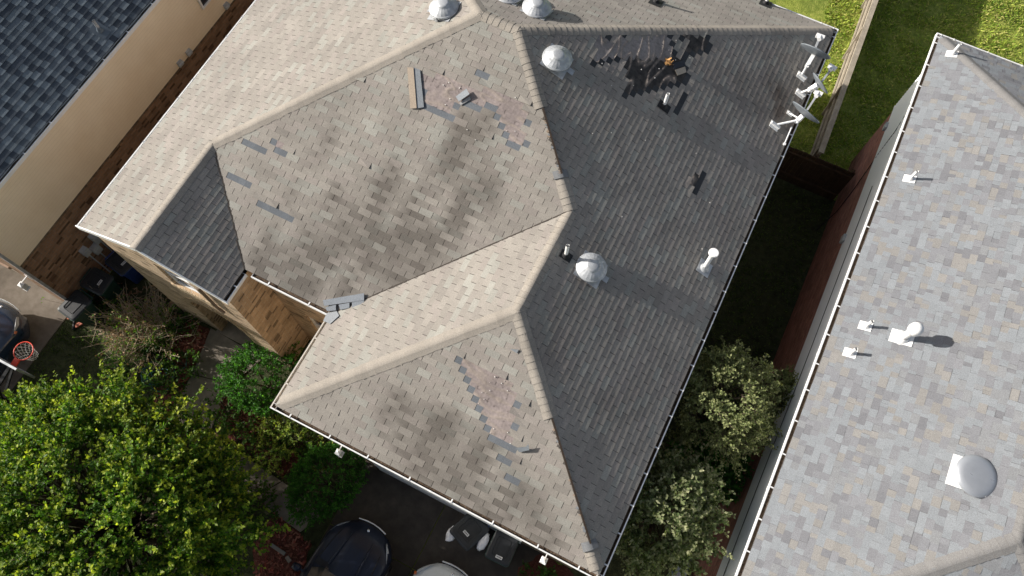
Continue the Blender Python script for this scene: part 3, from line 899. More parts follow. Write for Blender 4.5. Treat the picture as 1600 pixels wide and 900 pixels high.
def pipe_vent(parent, S, px, py, h, r, mat=M_WHITE, fmat=M_GALV, cap=None, fl=(.15, .2), boot=True):
    p = S.px(px, py)
    m = MB()
    m.tube([p + V3((0, 0, -.05)), p + V3((0, 0, h))], r, 16, cap=False)
    m.tube([p + V3((0, 0, h)), p + V3((0, 0, h - .12))], r * .8, 16, cap=False)
    if cap == 'disc':
        m.lathe([(r * 1.3, h - .03), (r * 2.1, h - .01), (r * 2.1, h + .025), (r * 1.9, h + .035)], 24, M=Matrix.Translation(p))
    if cap == 'ball':
        m.lathe([(r * 1.05, h - .13), (r * 1.75, h - .12), (r * 1.85, h - .05), (r * 1.8, h + .02), (r * 1.4, h + .085), (r * .7, h + .115), (.01, h + .12)], 28, M=Matrix.Translation(p))
        m.tube([p + V3((0, 0, h - .25)), p + V3((0, 0, h - .10))], r * 1.12, 20)
    v = m.build('vent_pipe', mat, parent)
    f = MB(); T = slope_frame(S, p, .014)
    f.box((-fl[0], -fl[1], 0), (fl[0], fl[1], .006), M=T)
    if boot: f.lathe([(r * 2.3, .006), (r * 1.9, .05), (r * 1.12, .13)], 20, M=Matrix.Translation(p), capt=False)
    fo = f.build('flange', fmat, None); fo.parent = v
    return v


pipe_vent(house, S_right, 1037, 167, .48, .038, fmat=M_RUBBER, fl=(.10, .15))
pipe_vent(house, S_right, 884, 400, .50, .038, fmat=M_RUBBER, fl=(.09, .13))
pipe_vent(house, S_right, 1100, 419, .80, .05, cap='disc', fl=(.16, .16))
pipe_vent(house, S_back, 1025, 4, .3, .04, fmat=M_RUBBER)
pipe_vent(house, S_back, 1196, 6, .3, .04, fmat=M_RUBBER)

# ------------------------------------------------------------------ loose things lying on the main roof
def slab(name, S, pxs, col, mat, label, cat, h=.02, th=.008, bump=0, mb=None, build=True):
    m = mb or MB()
    L = [S.lpx(x, y) for x, y in pxs]
    hs = h if isinstance(h, (list, tuple)) else [h] * len(L)
    top = [S.w(a, b, z + th) for (a, b), z in zip(L, hs)]; bot = [S.w(a, b, z) for (a, b), z in zip(L, hs)]
    m.face(top, col); m.face(bot[::-1], col)
    n = len(L)
    for i in range(n): m.face([top[i], bot[i], bot[(i + 1) % n], top[(i + 1) % n]], tuple(k * .35 for k in col))
    if build:
        return tag(m.build(name, mat), label, cat)
    return m


g1 = (0.235, 0.255, 0.28)
m = slab('', S_front, [(506, 469), (570, 458), (570, 469), (508, 478)], g1, None, '', '', h=[.05, .04, .04, .05], build=False)
for q in ([(510, 480), (526, 476), (526, 485), (512, 486)], [(530, 476), (547, 473), (547, 481), (533, 484)], [(551, 472), (570, 469), (568, 478), (551, 481)]):
    slab('', S_front, q, g1, None, '', '', h=.035, mb=m, build=False)
tag(m.build('loose_shingle', M_SHINGLE), 'grey three-tab shingle strip lying loose across the lower end of the roof valley', 'shingle')
slab('loose_shingle', S_wleft, [(512, 490), (527, 487), (531, 494), (517, 507), (506, 502)], (0.24, 0.255, 0.27), M_SHINGLE, 'small torn grey shingle piece at the valley foot beside the gutter corner', 'shingle', h=.02)
m = slab('', S_front, [(637, 106), (647, 107), (652, 170), (642, 170)], (0.30, 0.25, 0.20), None, '', '', h=[.03, .045, .045, .03], build=False)
slab('', S_front, [(646.5, 106), (657, 110), (663, 168), (652.5, 170)], (0.205, 0.222, 0.24), None, '', '', h=[.03, .025, .025, .03], mb=m, build=False)
tag(m.build('loose_shingle', M_SHINGLE), 'long folded shingle strip standing at the left edge of the upper bare patch', 'shingle')
m = slab('', S_front, [(713, 152), (730, 140), (735, 149), (718, 160)], (0.25, 0.27, 0.29), None, '', '', h=[.05, .07, .09, .06], build=False)
slab('', S_front, [(718, 161), (735, 151), (736, 156), (720, 165)], (0.30, 0.30, 0.30), None, '', '', h=.02, mb=m, build=False)
tag(m.build('loose_shingle', M_SHINGLE), 'short curled grey shingle lying in the middle of the upper bare patch', 'shingle')
slab('loose_shingle', S_right, [(1052, 111), (1069, 105), (1071, 114), (1056, 120)], (0.42, 0.36, 0.29), M_SHINGLE, 'tan shingle piece lying on the black felt of the shaded slope', 'shingle', h=[.06, .03, .03, .06])
slab('loose_shingle', S_right, [(1049, 100), (1066, 97), (1069, 104), (1052, 109)], (0.05, 0.055, 0.065), M_SHINGLE, 'black folded shingle beside the tan piece on the shaded slope', 'shingle', h=[.03, .08, .05, .02])
slab('loose_shingle', S_wfront, [(806, 699), (822, 697), (827, 692), (828, 702), (812, 706)], (0.13, 0.145, 0.16), M_SHINGLE, 'dark curled shingle flap below the lower bare patch', 'shingle', h=[.03, .07, .12, .08, .03])
slab('loose_shingle', S_wfront, [(797, 545), (811, 546), (808, 552)], (0.20, 0.215, 0.23), M_SHINGLE, 'tiny grey triangular shingle scrap above the lower bare patch', 'shingle', h=[.02, .03, .02])
m = MB()
c = S_right.px(1044, 98)
for i in range(26):
    a = random.uniform(0, 6.28); r = random.uniform(0, .10)
    p = c + S_right.e * (r * math.cos(a)) + S_right.g * (r * math.sin(a) * 1.0) + S_right.n * random.uniform(.02, .07)
    u = V3((random.uniform(-1, 1), random.uniform(-1, 1), random.uniform(-.5, .5))) * .05; w_ = V3((random.uniform(-1, 1), random.uniform(-1, 1), random.uniform(-.6, .6))) * .045
    v = random.uniform(.6, 1.2)
    m.face([p - u, p - w_, p + u, p + w_], (0.55 * v, 0.30 * v, 0.11 * v))
tag(m.build('splintered_wood', M_TINT), 'orange-brown splintered wood scrap on the black felt of the shaded slope', 'wood scrap')
m = MB()
for i in range(46):
    S, (x, y) = random.choice(((S_right, (random.uniform(930, 1100), random.uniform(60, 140))), (S_right, (random.uniform(900, 1150), random.uniform(150, 450))), (S_front, (random.uniform(660, 820), random.uniform(110, 220))), (S_wfront, (random.uniform(745, 800), random.uniform(580, 700)))))
    a, b = S.lpx(x, y); s = random.uniform(.004, .010)
    m.box((-s, -s, .008), (s, s, .022), (.7, .68, .64), M=slope_frame(S, S.w(a, b, .004)))
tag(m.build('roof_grit', M_TINT), 'pale grit scattered over the bare roof patches', 'debris', kind='stuff')

# ------------------------------------------------------------------ RIGHT NEIGHBOUR
RX, RY0, RY1, RXR = 3.895, .92, 16.42, 11.55
rr = (RXR - RX) / 2
rk = .41
r1 = V3((RX, RY0, E_Z)); r2 = V3((RX, RY1, E_Z)); r3 = V3((RXR, RY1, E_Z)); r4 = V3((RXR, RY0, E_Z))
t1 = V3((RX + rr, RY0 + rr, E_Z + rk * rr)); t2 = V3((RX + rr, RY1 - rr, E_Z + rk * rr))
rhouse = thing('brick_house', 'red brick neighbour house with pale grey mottled shingle roof across the narrow gap', 'house', (7.7, 8.5, 0))
Sr_l = Slope([r1, t1, t2, r2], r2, r1); Sr_b = Slope([r2, r3, t2], r3, r2); Sr_f = Slope([r1, r4, t1], r1, r4); Sr_r = Slope([r4, r3, t2, t1], r4, r3)


def grey_tab():
    r = random.random(); v = random.uniform(.95, 1.05)
    if r < .40: c = (0.222, 0.231, 0.235)
    elif r < .62: c = (0.197, 0.196, 0.200)
    elif r < .78: c = (0.232, 0.219, 0.200)
    elif r < .92: c = (0.212, 0.213, 0.212)
    else: c = (0.172, 0.170, 0.174)
    return (c[0] * v * .96, c[1] * v * .985, c[2] * v * 1.03)


m = MB(); dummy = MB()
rw = lambda: random.choice((.08, .11, .14, .17, .20, .24))
for S in (Sr_l, Sr_b, Sr_f, Sr_r):
    q = clip(S.poly, 1, .085, True)
    m.face([S.w(p[0], p[1], -.004) for p in q], (.14, .14, .14))
    shingle(m, dummy, S, grey_tab, exp=.145, random_w=rw, gap=0.0, wob=.010, butt=.012, rough_h=True)
rroof = m.build('roof', M_SHINGLE2, rhouse)
def gcap():
    v = random.uniform(.94, 1.04)
    return tuple(k * v for k in (0.205, 0.20, 0.195))

for lo, hi, s1, s2 in ((r1, t1, Sr_l, Sr_f), (r2, t2, Sr_l, Sr_b), (r3, t2, Sr_b, Sr_r), (r4, t1, Sr_f, Sr_r), (t1, t2, Sr_l, Sr_r)):
    if abs(lo.z - E_Z) < .01: lo = lo.lerp(hi, .24 / (hi - lo).length)
    w0 = MB(); caps(w0, lo, hi, s1.n, s2.n, gcap, width=.15, lift=.014)
    w = w0.build('ridge_cap', M_SHINGLE2, None); w.parent = rroof
gutter('gutter', r1, r2, (-1, 0, 0), M_WHITE, rhouse, hang=.68)
gutter('gutter', r2, r3, (0, 1, 0), M_WHITE, rhouse, hang=.8, debris=False, trim0=.012)
gutter('gutter', r4, r1, (0, -1, 0), M_WHITE, rhouse, hang=.8, debris=False, trim1=.012)
RW = 4.22
m = MB()
for a, b in (((RW, 1.2), (RW, 16.15)), ((RW, 16.15), (11.3, 16.15)), ((11.3, 16.15), (11.3, 1.2)), ((11.3, 1.2), (RW, 1.2))):
    m.face([(*a, 0), (*b, 0), (*b, 2.94), (*a, 2.94)])
m.build('wall', M_BRICK_RED, rhouse)


def clapboard(mb, p, q, z0, z1, out, exp=.115, thick=.02):
    """horizontal lap boards between ground points p and q"""
    p = V3((*p, 0)); q = V3((*q, 0)); o = V3((*out, 0))
    n = int((z1 - z0) / exp)
    for i in range(n):
        a = z0 + i * exp; b = a + exp
        A = p + o * thick; B = q + o * thick
        mb.face([A + V3((0, 0, a)), B + V3((0, 0, a)), q + o * .001 + V3((0, 0, b)), p + o * .001 + V3((0, 0, b))])
        mb.face([A + V3((0, 0, a)), p + V3((0, 0, a)), q + V3((0, 0, a)), B + V3((0, 0, a))])


m = MB()
clapboard(m, (RW - .03, 1.17), (RW - .03, 16.18), 2.95, 5.5, (-1, 0)); clapboard(m, (RW - .03, 16.18), (11.33, 16.18), 2.95, 5.5, (0, 1))
clapboard(m, (11.33, 16.18), (11.33, 1.17), 2.95, 5.5, (1, 0)); clapboard(m, (11.33, 1.17), (RW - .03, 1.17), 2.95, 5.5, (0, -1))
m.box((RW - .05, 1.14, 2.92), (RW + .01, 16.2, 2.955))
m.build('siding', M_SIDING_GREY, rhouse)
m = MB(); m.box((RW - .12, 11.45, 2.87), (RW - .055, 11.66, 3.07)); m.build('dryer_vent', M_BOXGREY, rhouse)
m = MB(); m.box((RW - .12, 15.3, 2.87), (RW - .055, 15.5, 3.05)); m.build('dryer_vent', M_BOXGREY, rhouse)
m = MB()
m.tube([(RW - .03, 14.9, 4.4), (RW - .05, 14.5, 4.0), (RW - .04, 14.35, 3.2), (RW - .02, 13.9, 1.7), (RW - .03, 13.7, .8), (RW - .25, 13.3, .02)], .012, 6)
m.tube([(RW - .06, 1.3, 3.55), (RW - .06, 4.0, 3.6), (RW - .06, 8.0, 3.75), (RW - .06, 12.8, 3.8)], .008, 6)
m.build('cable', M_RUBBER, rhouse)
m = MB(); m.box((RW - .32, 2.25, 5.47), (RW + .05, 2.33, 5.55)); m.tube([(RW - .06, 2.29, 5.5), (RW - .06, 2.29, .1)], .04, 8); m.build('downspout', M_WHITE, rhouse)
pipe_vent(rhouse, Sr_l, 1409, 528, .60, .075, fmat=M_WHITE, cap='ball', fl=(.15, .22))
for x, y, h in ((1352, 510, .34), (1328, 552, .32), (1421, 280, .36), (1487, 85, .38)):
    pipe_vent(rhouse, Sr_l, x, y, h, .034, fmat=M_WHITE, fl=(.10, .13))
# round grey mushroom vent
p = Sr_l.px(1521, 745)
m = MB(); M = Matrix.Translation(p + V3((0, 0, -.04)))
m.lathe([(.26, 0), (.26, .17)], 32, M=M, capt=False)
m.lathe([(.37, .125), (.385, .13), (.388, .145), (.372, .155), (.36, .168), (.315, .198), (.26, .212), (.15, .218), (.01, .22)], 56, M=M)
v = m.build('roof_vent', M_GREYMETAL, rhouse)
f = MB(); T = slope_frame(Sr_l, p, .016); f.box((-.30, -.40, 0), (.30, .26, .006), M=T); fo = f.build('flange', M_WHITE, None); fo.parent = v

# ------------------------------------------------------------------ LEFT NEIGHBOUR
LX = -13.865
lhouse = thing('siding_house', 'neighbour house with dark blue-grey roof, beige siding and brown brick base', 'house', (-17.5, 9, 0))
LXL, LY0, LY1 = -21.5, .95, 26.0
lr = (LX - LXL) / 2
l1 = V3((LX, LY0, E_Z)); l2 = V3((LX, LY1, E_Z)); l3 = V3((LXL, LY1, E_Z)); l4 = V3((LXL, LY0, E_Z))
lt1 = V3((LX - lr, LY0 + lr, E_Z + .41 * lr)); lt2 = V3((LX - lr, LY1 - lr, E_Z + .41 * lr))
Sl_r = Slope([l1, l2, lt2, lt1], l1, l2); Sl_f = Slope([l4, l1, lt1], l4, l1); Sl_b = Slope([l2, l3, lt2], l2, l3); Sl_l = Slope([l3, l4, lt1, lt2], l3, l4)


def blue_tab():
    r = random.random(); v = random.uniform(.85, 1.15)
    c = (0.17, 0.215, 0.255) if r < .62 else ((0.065, 0.085, 0.115) if r < .9 else (0.20, 0.24, 0.27))
    return tuple(k * v for k in c)


_row = {}
def blue_row(r, a):
    k = (int((a + .5 * (r % 2) * .36 + .07 * ((r * 7) % 5)) / .18)) % 2
    v = random.uniform(.82, 1.15)
    c = (0.150, 0.178, 0.20) if k else (0.062, 0.075, 0.092)
    if random.random() < .2: c = (0.105, 0.125, 0.145)
    return tuple(q * v for q in c)


m = MB()
for S in (Sl_r, Sl_f, Sl_b, Sl_l):
    q = clip(S.poly, 1, .085, True)
    m.face([S.w(p_[0], p_[1], -.004) for p_ in q], (.03, .035, .04))
    shingle(m, dummy, S, blue_row, exp=.150, random_w=(lambda: random.choice((.15, .18, .21))), gap=.0, wob=.006, butt=.013)
lroof = m.build('roof', M_SHINGLE2, lhouse)
def bcap():
    v = random.uniform(.85, 1.1)
    return tuple(k * v for k in (0.10, 0.125, 0.15))

for lo, hi, s1, s2 in ((l1, lt1, Sl_r, Sl_f), (l2, lt2, Sl_r, Sl_b), (l3, lt2, Sl_b, Sl_l), (l4, lt1, Sl_f, Sl_l), (lt1, lt2, Sl_r, Sl_l)):
    w0 = MB(); caps(w0, lo, hi, s1.n, s2.n, bcap, width=.15, lift=.02)
    w = w0.build('ridge_cap', M_SHINGLE2, None); w.parent = lroof
gutter('gutter', l1, l2, (1, 0, 0), M_WHITE, lhouse, hang=.95)  # dark strip inside is painted shade of the trough
gutter('gutter', l4, l1, (0, -1, 0), M_WHITE, lhouse, hang=.95, debris=False, trim1=.012)
LW, LFY = -14.1, 1.22
m = MB()
for a, b in (((LW, LFY), (LW, 25.8)), ((LW, 25.8), (-21.3, 25.8)), ((-21.3, 25.8), (-21.3, LFY))):
    m.face([(*a, 0), (*b, 0), (*b, 3.10), (*a, 3.10)])
# front with a garage opening
for x0, x1, z0, z1 in ((-14.95, LW, 0, 5.46), (-21.3, -19.9, 0, 5.46), (-19.9, -14.95, 2.3, 5.46)):
    m.face([(x0, LFY, z0), (x1, LFY, z0), (x1, LFY, z1), (x0, LFY, z1)])
m.build('wall', M_BRICK_BROWN, lhouse)
m = MB()
clapboard(m, (LW + .03, LFY + .03), (LW + .03, 25.83), 3.2, 5.5, (1, 0), exp=.105); clapboard(m, (-21.33, 25.83), (-21.33, LFY), 3.2, 5.5, (-1, 0), exp=.105)
for i in range(26):
    z = 3.2 + .105 * random.randint(1, 20); y = random.uniform(2, 14)
    m.box((LW + .03, y, z + .004), (LW + .0425, y + .006, z + .06))
m.build('siding', M_SIDING, lhouse)
m = MB()
n = int((25.8 - LFY) / .085)
for i in range(n):
    y = LFY + .05 + i * .085; v = random.uniform(.55, 1.15)
    m.box((LW - .02, y + .005, 3.105), (LW + .035 + random.uniform(0, .006), y + .08, 3.197), (.22 * v, .165 * v, .11 * v))
m.build('soldier_course', M_TINT, lhouse)
m = MB(); m.bar((LW + .06, LFY + .04, 5.42), (LW + .06, LFY + .02, .1), .10, .07, up=V3((0, 1, 0))); m.build('downspout', M_GALV, lhouse)
m = MB()
for i in range(4): m.box((-19.89, LFY + .12, .02 + i * .565), (-14.96, LFY + .17, .575 + i * .565))
m.build('garage_door', plain('tan_garage_door', (.42, .36, .28), .5), lhouse)
m = MB(); m.box((-14.95, LFY - .03, 2.3), (-14.90, LFY - .005, 2.31)); m.box((-20, LFY - .05, 2.31), (-14.9, LFY - .004, 2.43)); m.build('garage_trim', plain('peach_trim', (.30, .20, .135), .7), lhouse)
lp = at_z(38, 443, 2.3)
coach_lamp(lhouse, lp.x, LFY - .25, 2.3)
for (y, z) in ((8.49, 3.32), (8.08, 3.32), (9.72 + .6, 3.32)):
    m = MB(); m.box((LW + .05, y - .08, z - .07), (LW + .13, y + .08, z + .09)); m.bar((LW + .05, y, z + .08), (LW + .17, y, z + .03), .17, .012); m.build('dryer_vent', M_BOXGREY, lhouse)
window(lhouse, 'y', 9.55, 10.6, 3.95, 5.3, LW + .05, 1)
for (y, z, s) in ((3.05, 1.62, .24), (2.56, 1.60, .17), (2.80, 1.30, .19)):
    m = MB(); m.box((LW + .005, y - s * .6, z - s * .8), (LW + .16, y + s * .6, z + s * .8)); m.box((LW + .165, y - s * .4, z - s * .3), (LW + .19, y + s * .4, z + s * .4)); m.tube([(LW + .06, y, z - s * .8), (LW + .06, y, .1)], .02, 6); m.build('meter_box', M_BOXGREY, lhouse)
pipe_vent(lhouse, Sl_r, 157, 48, .36, .038, mat=M_GALV, fmat=plain('painted_flashing', (.10, .125, .15), .6), fl=(.16, .20))
m = MB(); m.box((-13.865 + 0, 0, 0), (-13.86, 0, 0)) if False else None

# ------------------------------------------------------------------ SATELLITE DISHES
def dish(label, foot, top, center, az, tilt, dia, lnb, struts, parent_group='satellite dishes along the right eave'):
    t = thing('satellite_dish', label, 'satellite dish', tuple(foot), parent_group)
    # reflector: shallow bowl, axis = facing direction
    ax = V3((math.cos(az) * math.cos(tilt), math.sin(az) * math.cos(tilt), math.sin(tilt)))
    q = V3((0, 0, 1)).rotation_difference(ax).to_matrix().to_4x4()
    M = Matrix.Translation(center) @ q
    R = dia / 2
    m = MB()
    prof = [(R * k, .09 * k * k * dia) for k in (.02, .2, .4, .6, .8, .93, 1.0)]
    m.lathe(prof + [(R * 1.02, prof[-1][1] + .006), (R * 1.02, prof[-1][1] - .012)] + [(r, z - .018) for r, z in prof[::-1]], 40, M=M)
    m.build('reflector', M_DISH, t)
    m = MB(); m.tube([foot + V3((0, 0, .04)), top], .025, 12)
    m.box((-.09, -.12, .016), (.09, .12, .03), M=slope_frame(S_right, foot))
    m.box((-.03, -.12, .031), (.03, .12, .09), M=slope_frame(S_right, foot))
    m.build('mast', M_WHITE, t)
    m = MB(); m.bar(top + V3((0, 0, -.05)), center - ax * .02, .09, .11); m.tube([top + V3((0, 0, -.08)), top + V3((0, 0, .05))], .042, 12); m.bar(top + V3((.03, 0, .02)), center - ax * .03 + V3((0, 0, -.10)), .05, .05)
    m.build('bracket', M_WHITE, t)
    m = MB(); b0 = center + ax * .02 - V3((0, 0, R * .75)); m.bar(b0, lnb, .045, .055); m.build('feed_arm', M_GALV, t)
    m = MB(); d = (center - lnb).normalized(); m.tube([lnb + V3((0, 0, .02)), lnb + V3((0, 0, .02)) + d * .13], .05, 12); s = d.cross(V3((0, 0, 1))).normalized()
    m.bar(lnb - s * .10 + V3((0, 0, .02)), lnb + s * .10 + V3((0, 0, .02)), .09, .08)
    m.build('feed_horn', M_WHITE, t)
    for a, b in struts:
        m = MB(); m.tube([a + V3((0, 0, .03)), b], .018, 10); m.box((-.05, -.08, .014), (.05, .08, .028), M=slope_frame(S_right, a)); m.box((-.02, -.06, .029), (.02, .06, .07), M=slope_frame(S_right, a)); m.build('strut', M_WHITE, t)
    return t


def up(px, py, h):
    """point at height h above the right slope seen at this pixel"""
    return on_plane(px, py, S_right.n, S_right.o + V3((0, 0, h)))


dish('dark grey satellite dish nearest the back corner of the tan roof', S_right.px(1251, 120), up(1262, 101, .38), up(1272, 84, .62), math.radians(84), math.radians(33), .74, up(1281, 58, .42), [])
dish('small dark grey satellite dish, middle one of three on the right eave', S_right.px(1249, 147), up(1266, 139, .36), up(1279, 132, .55), math.radians(52), math.radians(32), .58, up(1300, 106, .45), [])
dish('largest dark grey satellite dish, on a long white arm at the eave', S_right.px(1209, 197), up(1246, 188, .34), up(1256, 179, .50), math.radians(70), math.radians(33), .76, up(1278, 146, .42), [(S_right.px(1233, 178), up(1250, 186, .33))])
m = MB(); a = S_right.px(1225, 226); b = up(1236, 201, .16); m.tube([a + V3((0, 0, .03)), b], .014, 8); m.lathe([(.035, 0), (.035, .03)], 16, M=Matrix.Translation(a + V3((0, 0, .014)))); m.tube([b, b + V3((0, .05, 0))], .02, 8)
tag(m.build('bracket_rod', M_WHITE), 'short white rod lying by the eave below the long-armed dish', 'rod')

# ------------------------------------------------------------------ GROUND
def sheet(name, pts, z, mat, kind='structure', label=None, cat=None):
    mb = MB(); mb.face([(x, y, z) for x, y in pts], (.5, .5, .5))
    o = mb.build(name, mat); o['kind'] = kind
    if label: o['label'] = label
    if cat: o['category'] = cat
    return o


sheet('ground', [(-400, -400), (400, -400), (400, 400), (-400, 400)], -0.03, M_LAWN)
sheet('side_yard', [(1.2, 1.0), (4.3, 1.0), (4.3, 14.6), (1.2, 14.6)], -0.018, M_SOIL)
sheet('front_yard', [(-14.35, -30), (-4.67, -30), (-4.67, 3.45), (-11.4, 3.45), (-11.4, 16), (-14.09, 16), (-14.09, 1.2), (-14.35, 1.2)], -0.018, M_SOIL)
def slabz(name, pts, z0, z1, mat):
    mb = MB(); top = [(x, y, z1) for x, y in pts]; bot = [(x, y, z0) for x, y in pts]
    mb.face(top)
    n = len(pts)
    for i in range(n): mb.face([top[i], bot[i], bot[(i + 1) % n], top[(i + 1) % n]])
    o = mb.build(name, mat); o['kind'] = 'structure'; return o
# driveway in panels with joints
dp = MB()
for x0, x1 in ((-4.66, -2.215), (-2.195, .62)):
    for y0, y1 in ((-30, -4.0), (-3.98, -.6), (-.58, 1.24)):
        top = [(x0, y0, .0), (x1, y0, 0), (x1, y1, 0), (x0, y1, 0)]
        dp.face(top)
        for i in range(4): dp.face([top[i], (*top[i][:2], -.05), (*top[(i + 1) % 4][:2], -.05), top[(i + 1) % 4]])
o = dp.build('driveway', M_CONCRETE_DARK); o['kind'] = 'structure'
dp = MB()
for x0, x1 in ((-17.2, -14.36), (-20, -17.22)):
    for y0, y1 in ((-30, -3.02), (-3.0, 1.395)):
        top = [(x0, y0, .0), (x1, y0, 0), (x1, y1, 0), (x0, y1, 0)]
        dp.face(top)
        for i in range(4): dp.face([top[i], (*top[i][:2], -.05), (*top[(i + 1) % 4][:2], -.05), top[(i + 1) % 4]])
o = dp.build('neighbour_driveway', M_CONCRETE); o['kind'] = 'structure'
# path of concrete panels from the entry to the driveway
pl = [at_z(x, y, 0).xy for x, y in ((330, 512), (300, 585), (272, 640), (268, 690), (330, 738), (395, 778), (470, 832))]
prr = [at_z(x, y, 0).xy for x, y in ((412, 560), (362, 600), (338, 648), (325, 688), (385, 715), (440, 752), (512, 800))]
pp = MB()
for i in range(len(pl) - 1):
    a0, a1 = V3((*pl[i], 0)), V3((*pl[i + 1], 0)); b0, b1 = V3((*prr[i], 0)), V3((*prr[i + 1], 0))
    k = .012
    q = [a0.lerp(a1, k), a0.lerp(a1, 1 - k), b0.lerp(b1, 1 - k), b0.lerp(b1, k)]
    pp.face([v + V3((0, 0, .012)) for v in q])
    for j in range(4):
        pp.face([q[j] + V3((0, 0, .012)), q[j] + V3((0, 0, -.05)), q[(j + 1) % 4] + V3((0, 0, -.05)), q[(j + 1) % 4] + V3((0, 0, .012))])
pp.face([(-10.3, 2.45, .05), (-8.5, 2.45, .05), (-8.5, 4.2, .05), (-10.3, 4.2, .05)])
o = pp.build('path', M_PATH); o['kind'] = 'structure'


def blob(name, pts, z, mat, n=5, h=.05):
    """an uneven low bed: fan of jittered outline points"""
    P = [at_z(x, y, 0) for x, y in pts]
    out = []
    for i in range(len(P)):
        a, b = P[i], P[(i + 1) % len(P)]
        for k in range(n):
            p_ = a.lerp(b, k / n); out.append(V3((p_.x + random.uniform(-.07, .07), p_.y + random.uniform(-.07, .07), z)))
    c = sum(out, V3()) / len(out)
    mb = MB()
    for i in range(len(out)):
        a, b = out[i], out[(i + 1) % len(out)]
        m1, m2 = a.lerp(c, .4) + V3((0, 0, h)), b.lerp(c, .4) + V3((0, 0, h))
        mb.face([a, b, m2, m1]); mb.face([m1, m2, c + V3((0, 0, h))])
    o = mb.build(name, mat); o['kind'] = 'structure'; return o


blob('mulch_bed', [(300, 500), (330, 520), (296, 590), (266, 642), (262, 700), (235, 690), (240, 620), (250, 560), (270, 520)], -.012, M_MULCH)
blob('mulch_bed', [(345, 630), (362, 606), (400, 640), (450, 690), (470, 720), (440, 745), (395, 712), (335, 685)], -.012, M_MULCH)
blob('mulch_bed', [(430, 800), (470, 836), (486, 850), (470, 905), (400, 930), (395, 850)], -.012, M_MULCH)
blob('mulch_bed', [(805, 880), (850, 860), (905, 905), (880, 960), (810, 940)], -.012, M_MULCH)

# mulch chips and leaf litter
def chips(name, poly_px, n, cols, label, cat, size=.05, z=.045):
    P = [at_z(x, y, 0).xy for x, y in poly_px]
    xs_ = [p_.x for p_ in P]; ys_ = [p_.y for p_ in P]
    mb = MB(); k = 0
    while k < n:
        x = random.uniform(min(xs_), max(xs_)); y = random.uniform(min(ys_), max(ys_))
        if not pip(x, y, [(p_.x, p_.y) for p_ in P]): k += .2; continue
        k += 1
        a = random.uniform(0, 6.28); s = size * random.uniform(.5, 1.3)
        d = V3((math.cos(a), math.sin(a), random.uniform(-.3, .3))) * s; e = V3((-math.sin(a), math.cos(a), random.uniform(-.4, .4))) * s * .35
        c = V3((x, y, z + random.uniform(0, .02)))
        v = random.uniform(.6, 1.2); cc = random.choice(cols)
        mb.face([c - d - e, c + d - e, c + d + e, c - d + e], tuple(k_ * v for k_ in cc))
    return tag(mb.build(name, M_TINT), label, cat, kind='stuff')


red = [(.26, .06, .04), (.16, .04, .03), (.34, .13, .09), (.22, .09, .06)]
chips('mulch_chips', [(300, 500), (330, 520), (296, 590), (266, 642), (262, 700), (235, 690), (240, 620), (250, 560), (270, 520)], 700, red, 'red mulch chips beside the entry path', 'mulch')
chips('mulch_chips', [(345, 630), (362, 606), (400, 640), (450, 690), (470, 720), (440, 745), (395, 712), (335, 685)], 420, red + [(.30, .22, .10)], 'red mulch chips on the house side of the path', 'mulch')
chips('mulch_chips', [(430, 800), (470, 836), (486, 850), (470, 905), (400, 930), (395, 850)], 350, red, 'red mulch chips beside the driveway under the tree', 'mulch')
chips('fallen_leaves', [(140, 440), (300, 450), (320, 540), (200, 560), (150, 520)], 420, [(.32, .20, .12), (.22, .13, .07), (.40, .28, .18)], 'brown dead leaves on the soil under the dry bush', 'leaves', .06)

# ------------------------------------------------------------------ FENCE and GATE
fence = thing('wooden_fence', 'weathered wooden board fence between the two back lawns', 'fence', (2.8, 19, 0))
fx = lambda y: 3.02 - .036 * (y - 14.9)
m = MB(); y = 14.75
while y < 34:
    h = 1.62 + random.uniform(-.025, .025)
    v = random.uniform(.8, 1.1)
    x = fx(y)
    m.box((x - .012, y, .03), (x + .012, y + .135, h), (v, v, v)); y += .142
m.build('boards', M_WOOD, fence)
for yy in np.arange(15.0, 34, 2.4):
    m = MB(); x = fx(yy); m.box((x - .115, yy - .045, 0), (x - .025, yy + .045, 1.55)); m.build('post', M_WOOD, fence)
for z in (.35, .95, 1.5):
    m = MB(); m.bar((fx(14.8) - .05, 14.8, z), (fx(34) - .05, 34, z), .045, .09); m.build('rail', M_WOOD, fence)
m = MB(); m.bar((fx(14.8) - .02, 14.76, 1.66), (fx(34) - .02, 34, 1.66), .16, .035); m.build('top_cap', M_WOOD, fence)
gate = thing('wooden_gate', 'dark brown board gate closing the gap between the two brick houses', 'gate', (2.8, 14.3, 0))
m = MB(); x = 1.50
while x < 4.08:
    m.box((x, 14.50, .05), (x + .125, 14.53, 1.70 + random.uniform(-.02, .02))); x += .131
m.build('boards', M_WOOD_DARK, gate)
for z in (.4, 1.45):
    m = MB(); m.box((1.5, 14.44, z), (4.1, 14.495, z + .09)); m.build('rail', M_WOOD_DARK, gate)
for x in (1.52, 2.95, 4.03):
    m = MB(); m.box((x - .045, 14.535, 0), (x + .045, 14.62, 1.72)); m.build('post', M_WOOD_DARK, gate)

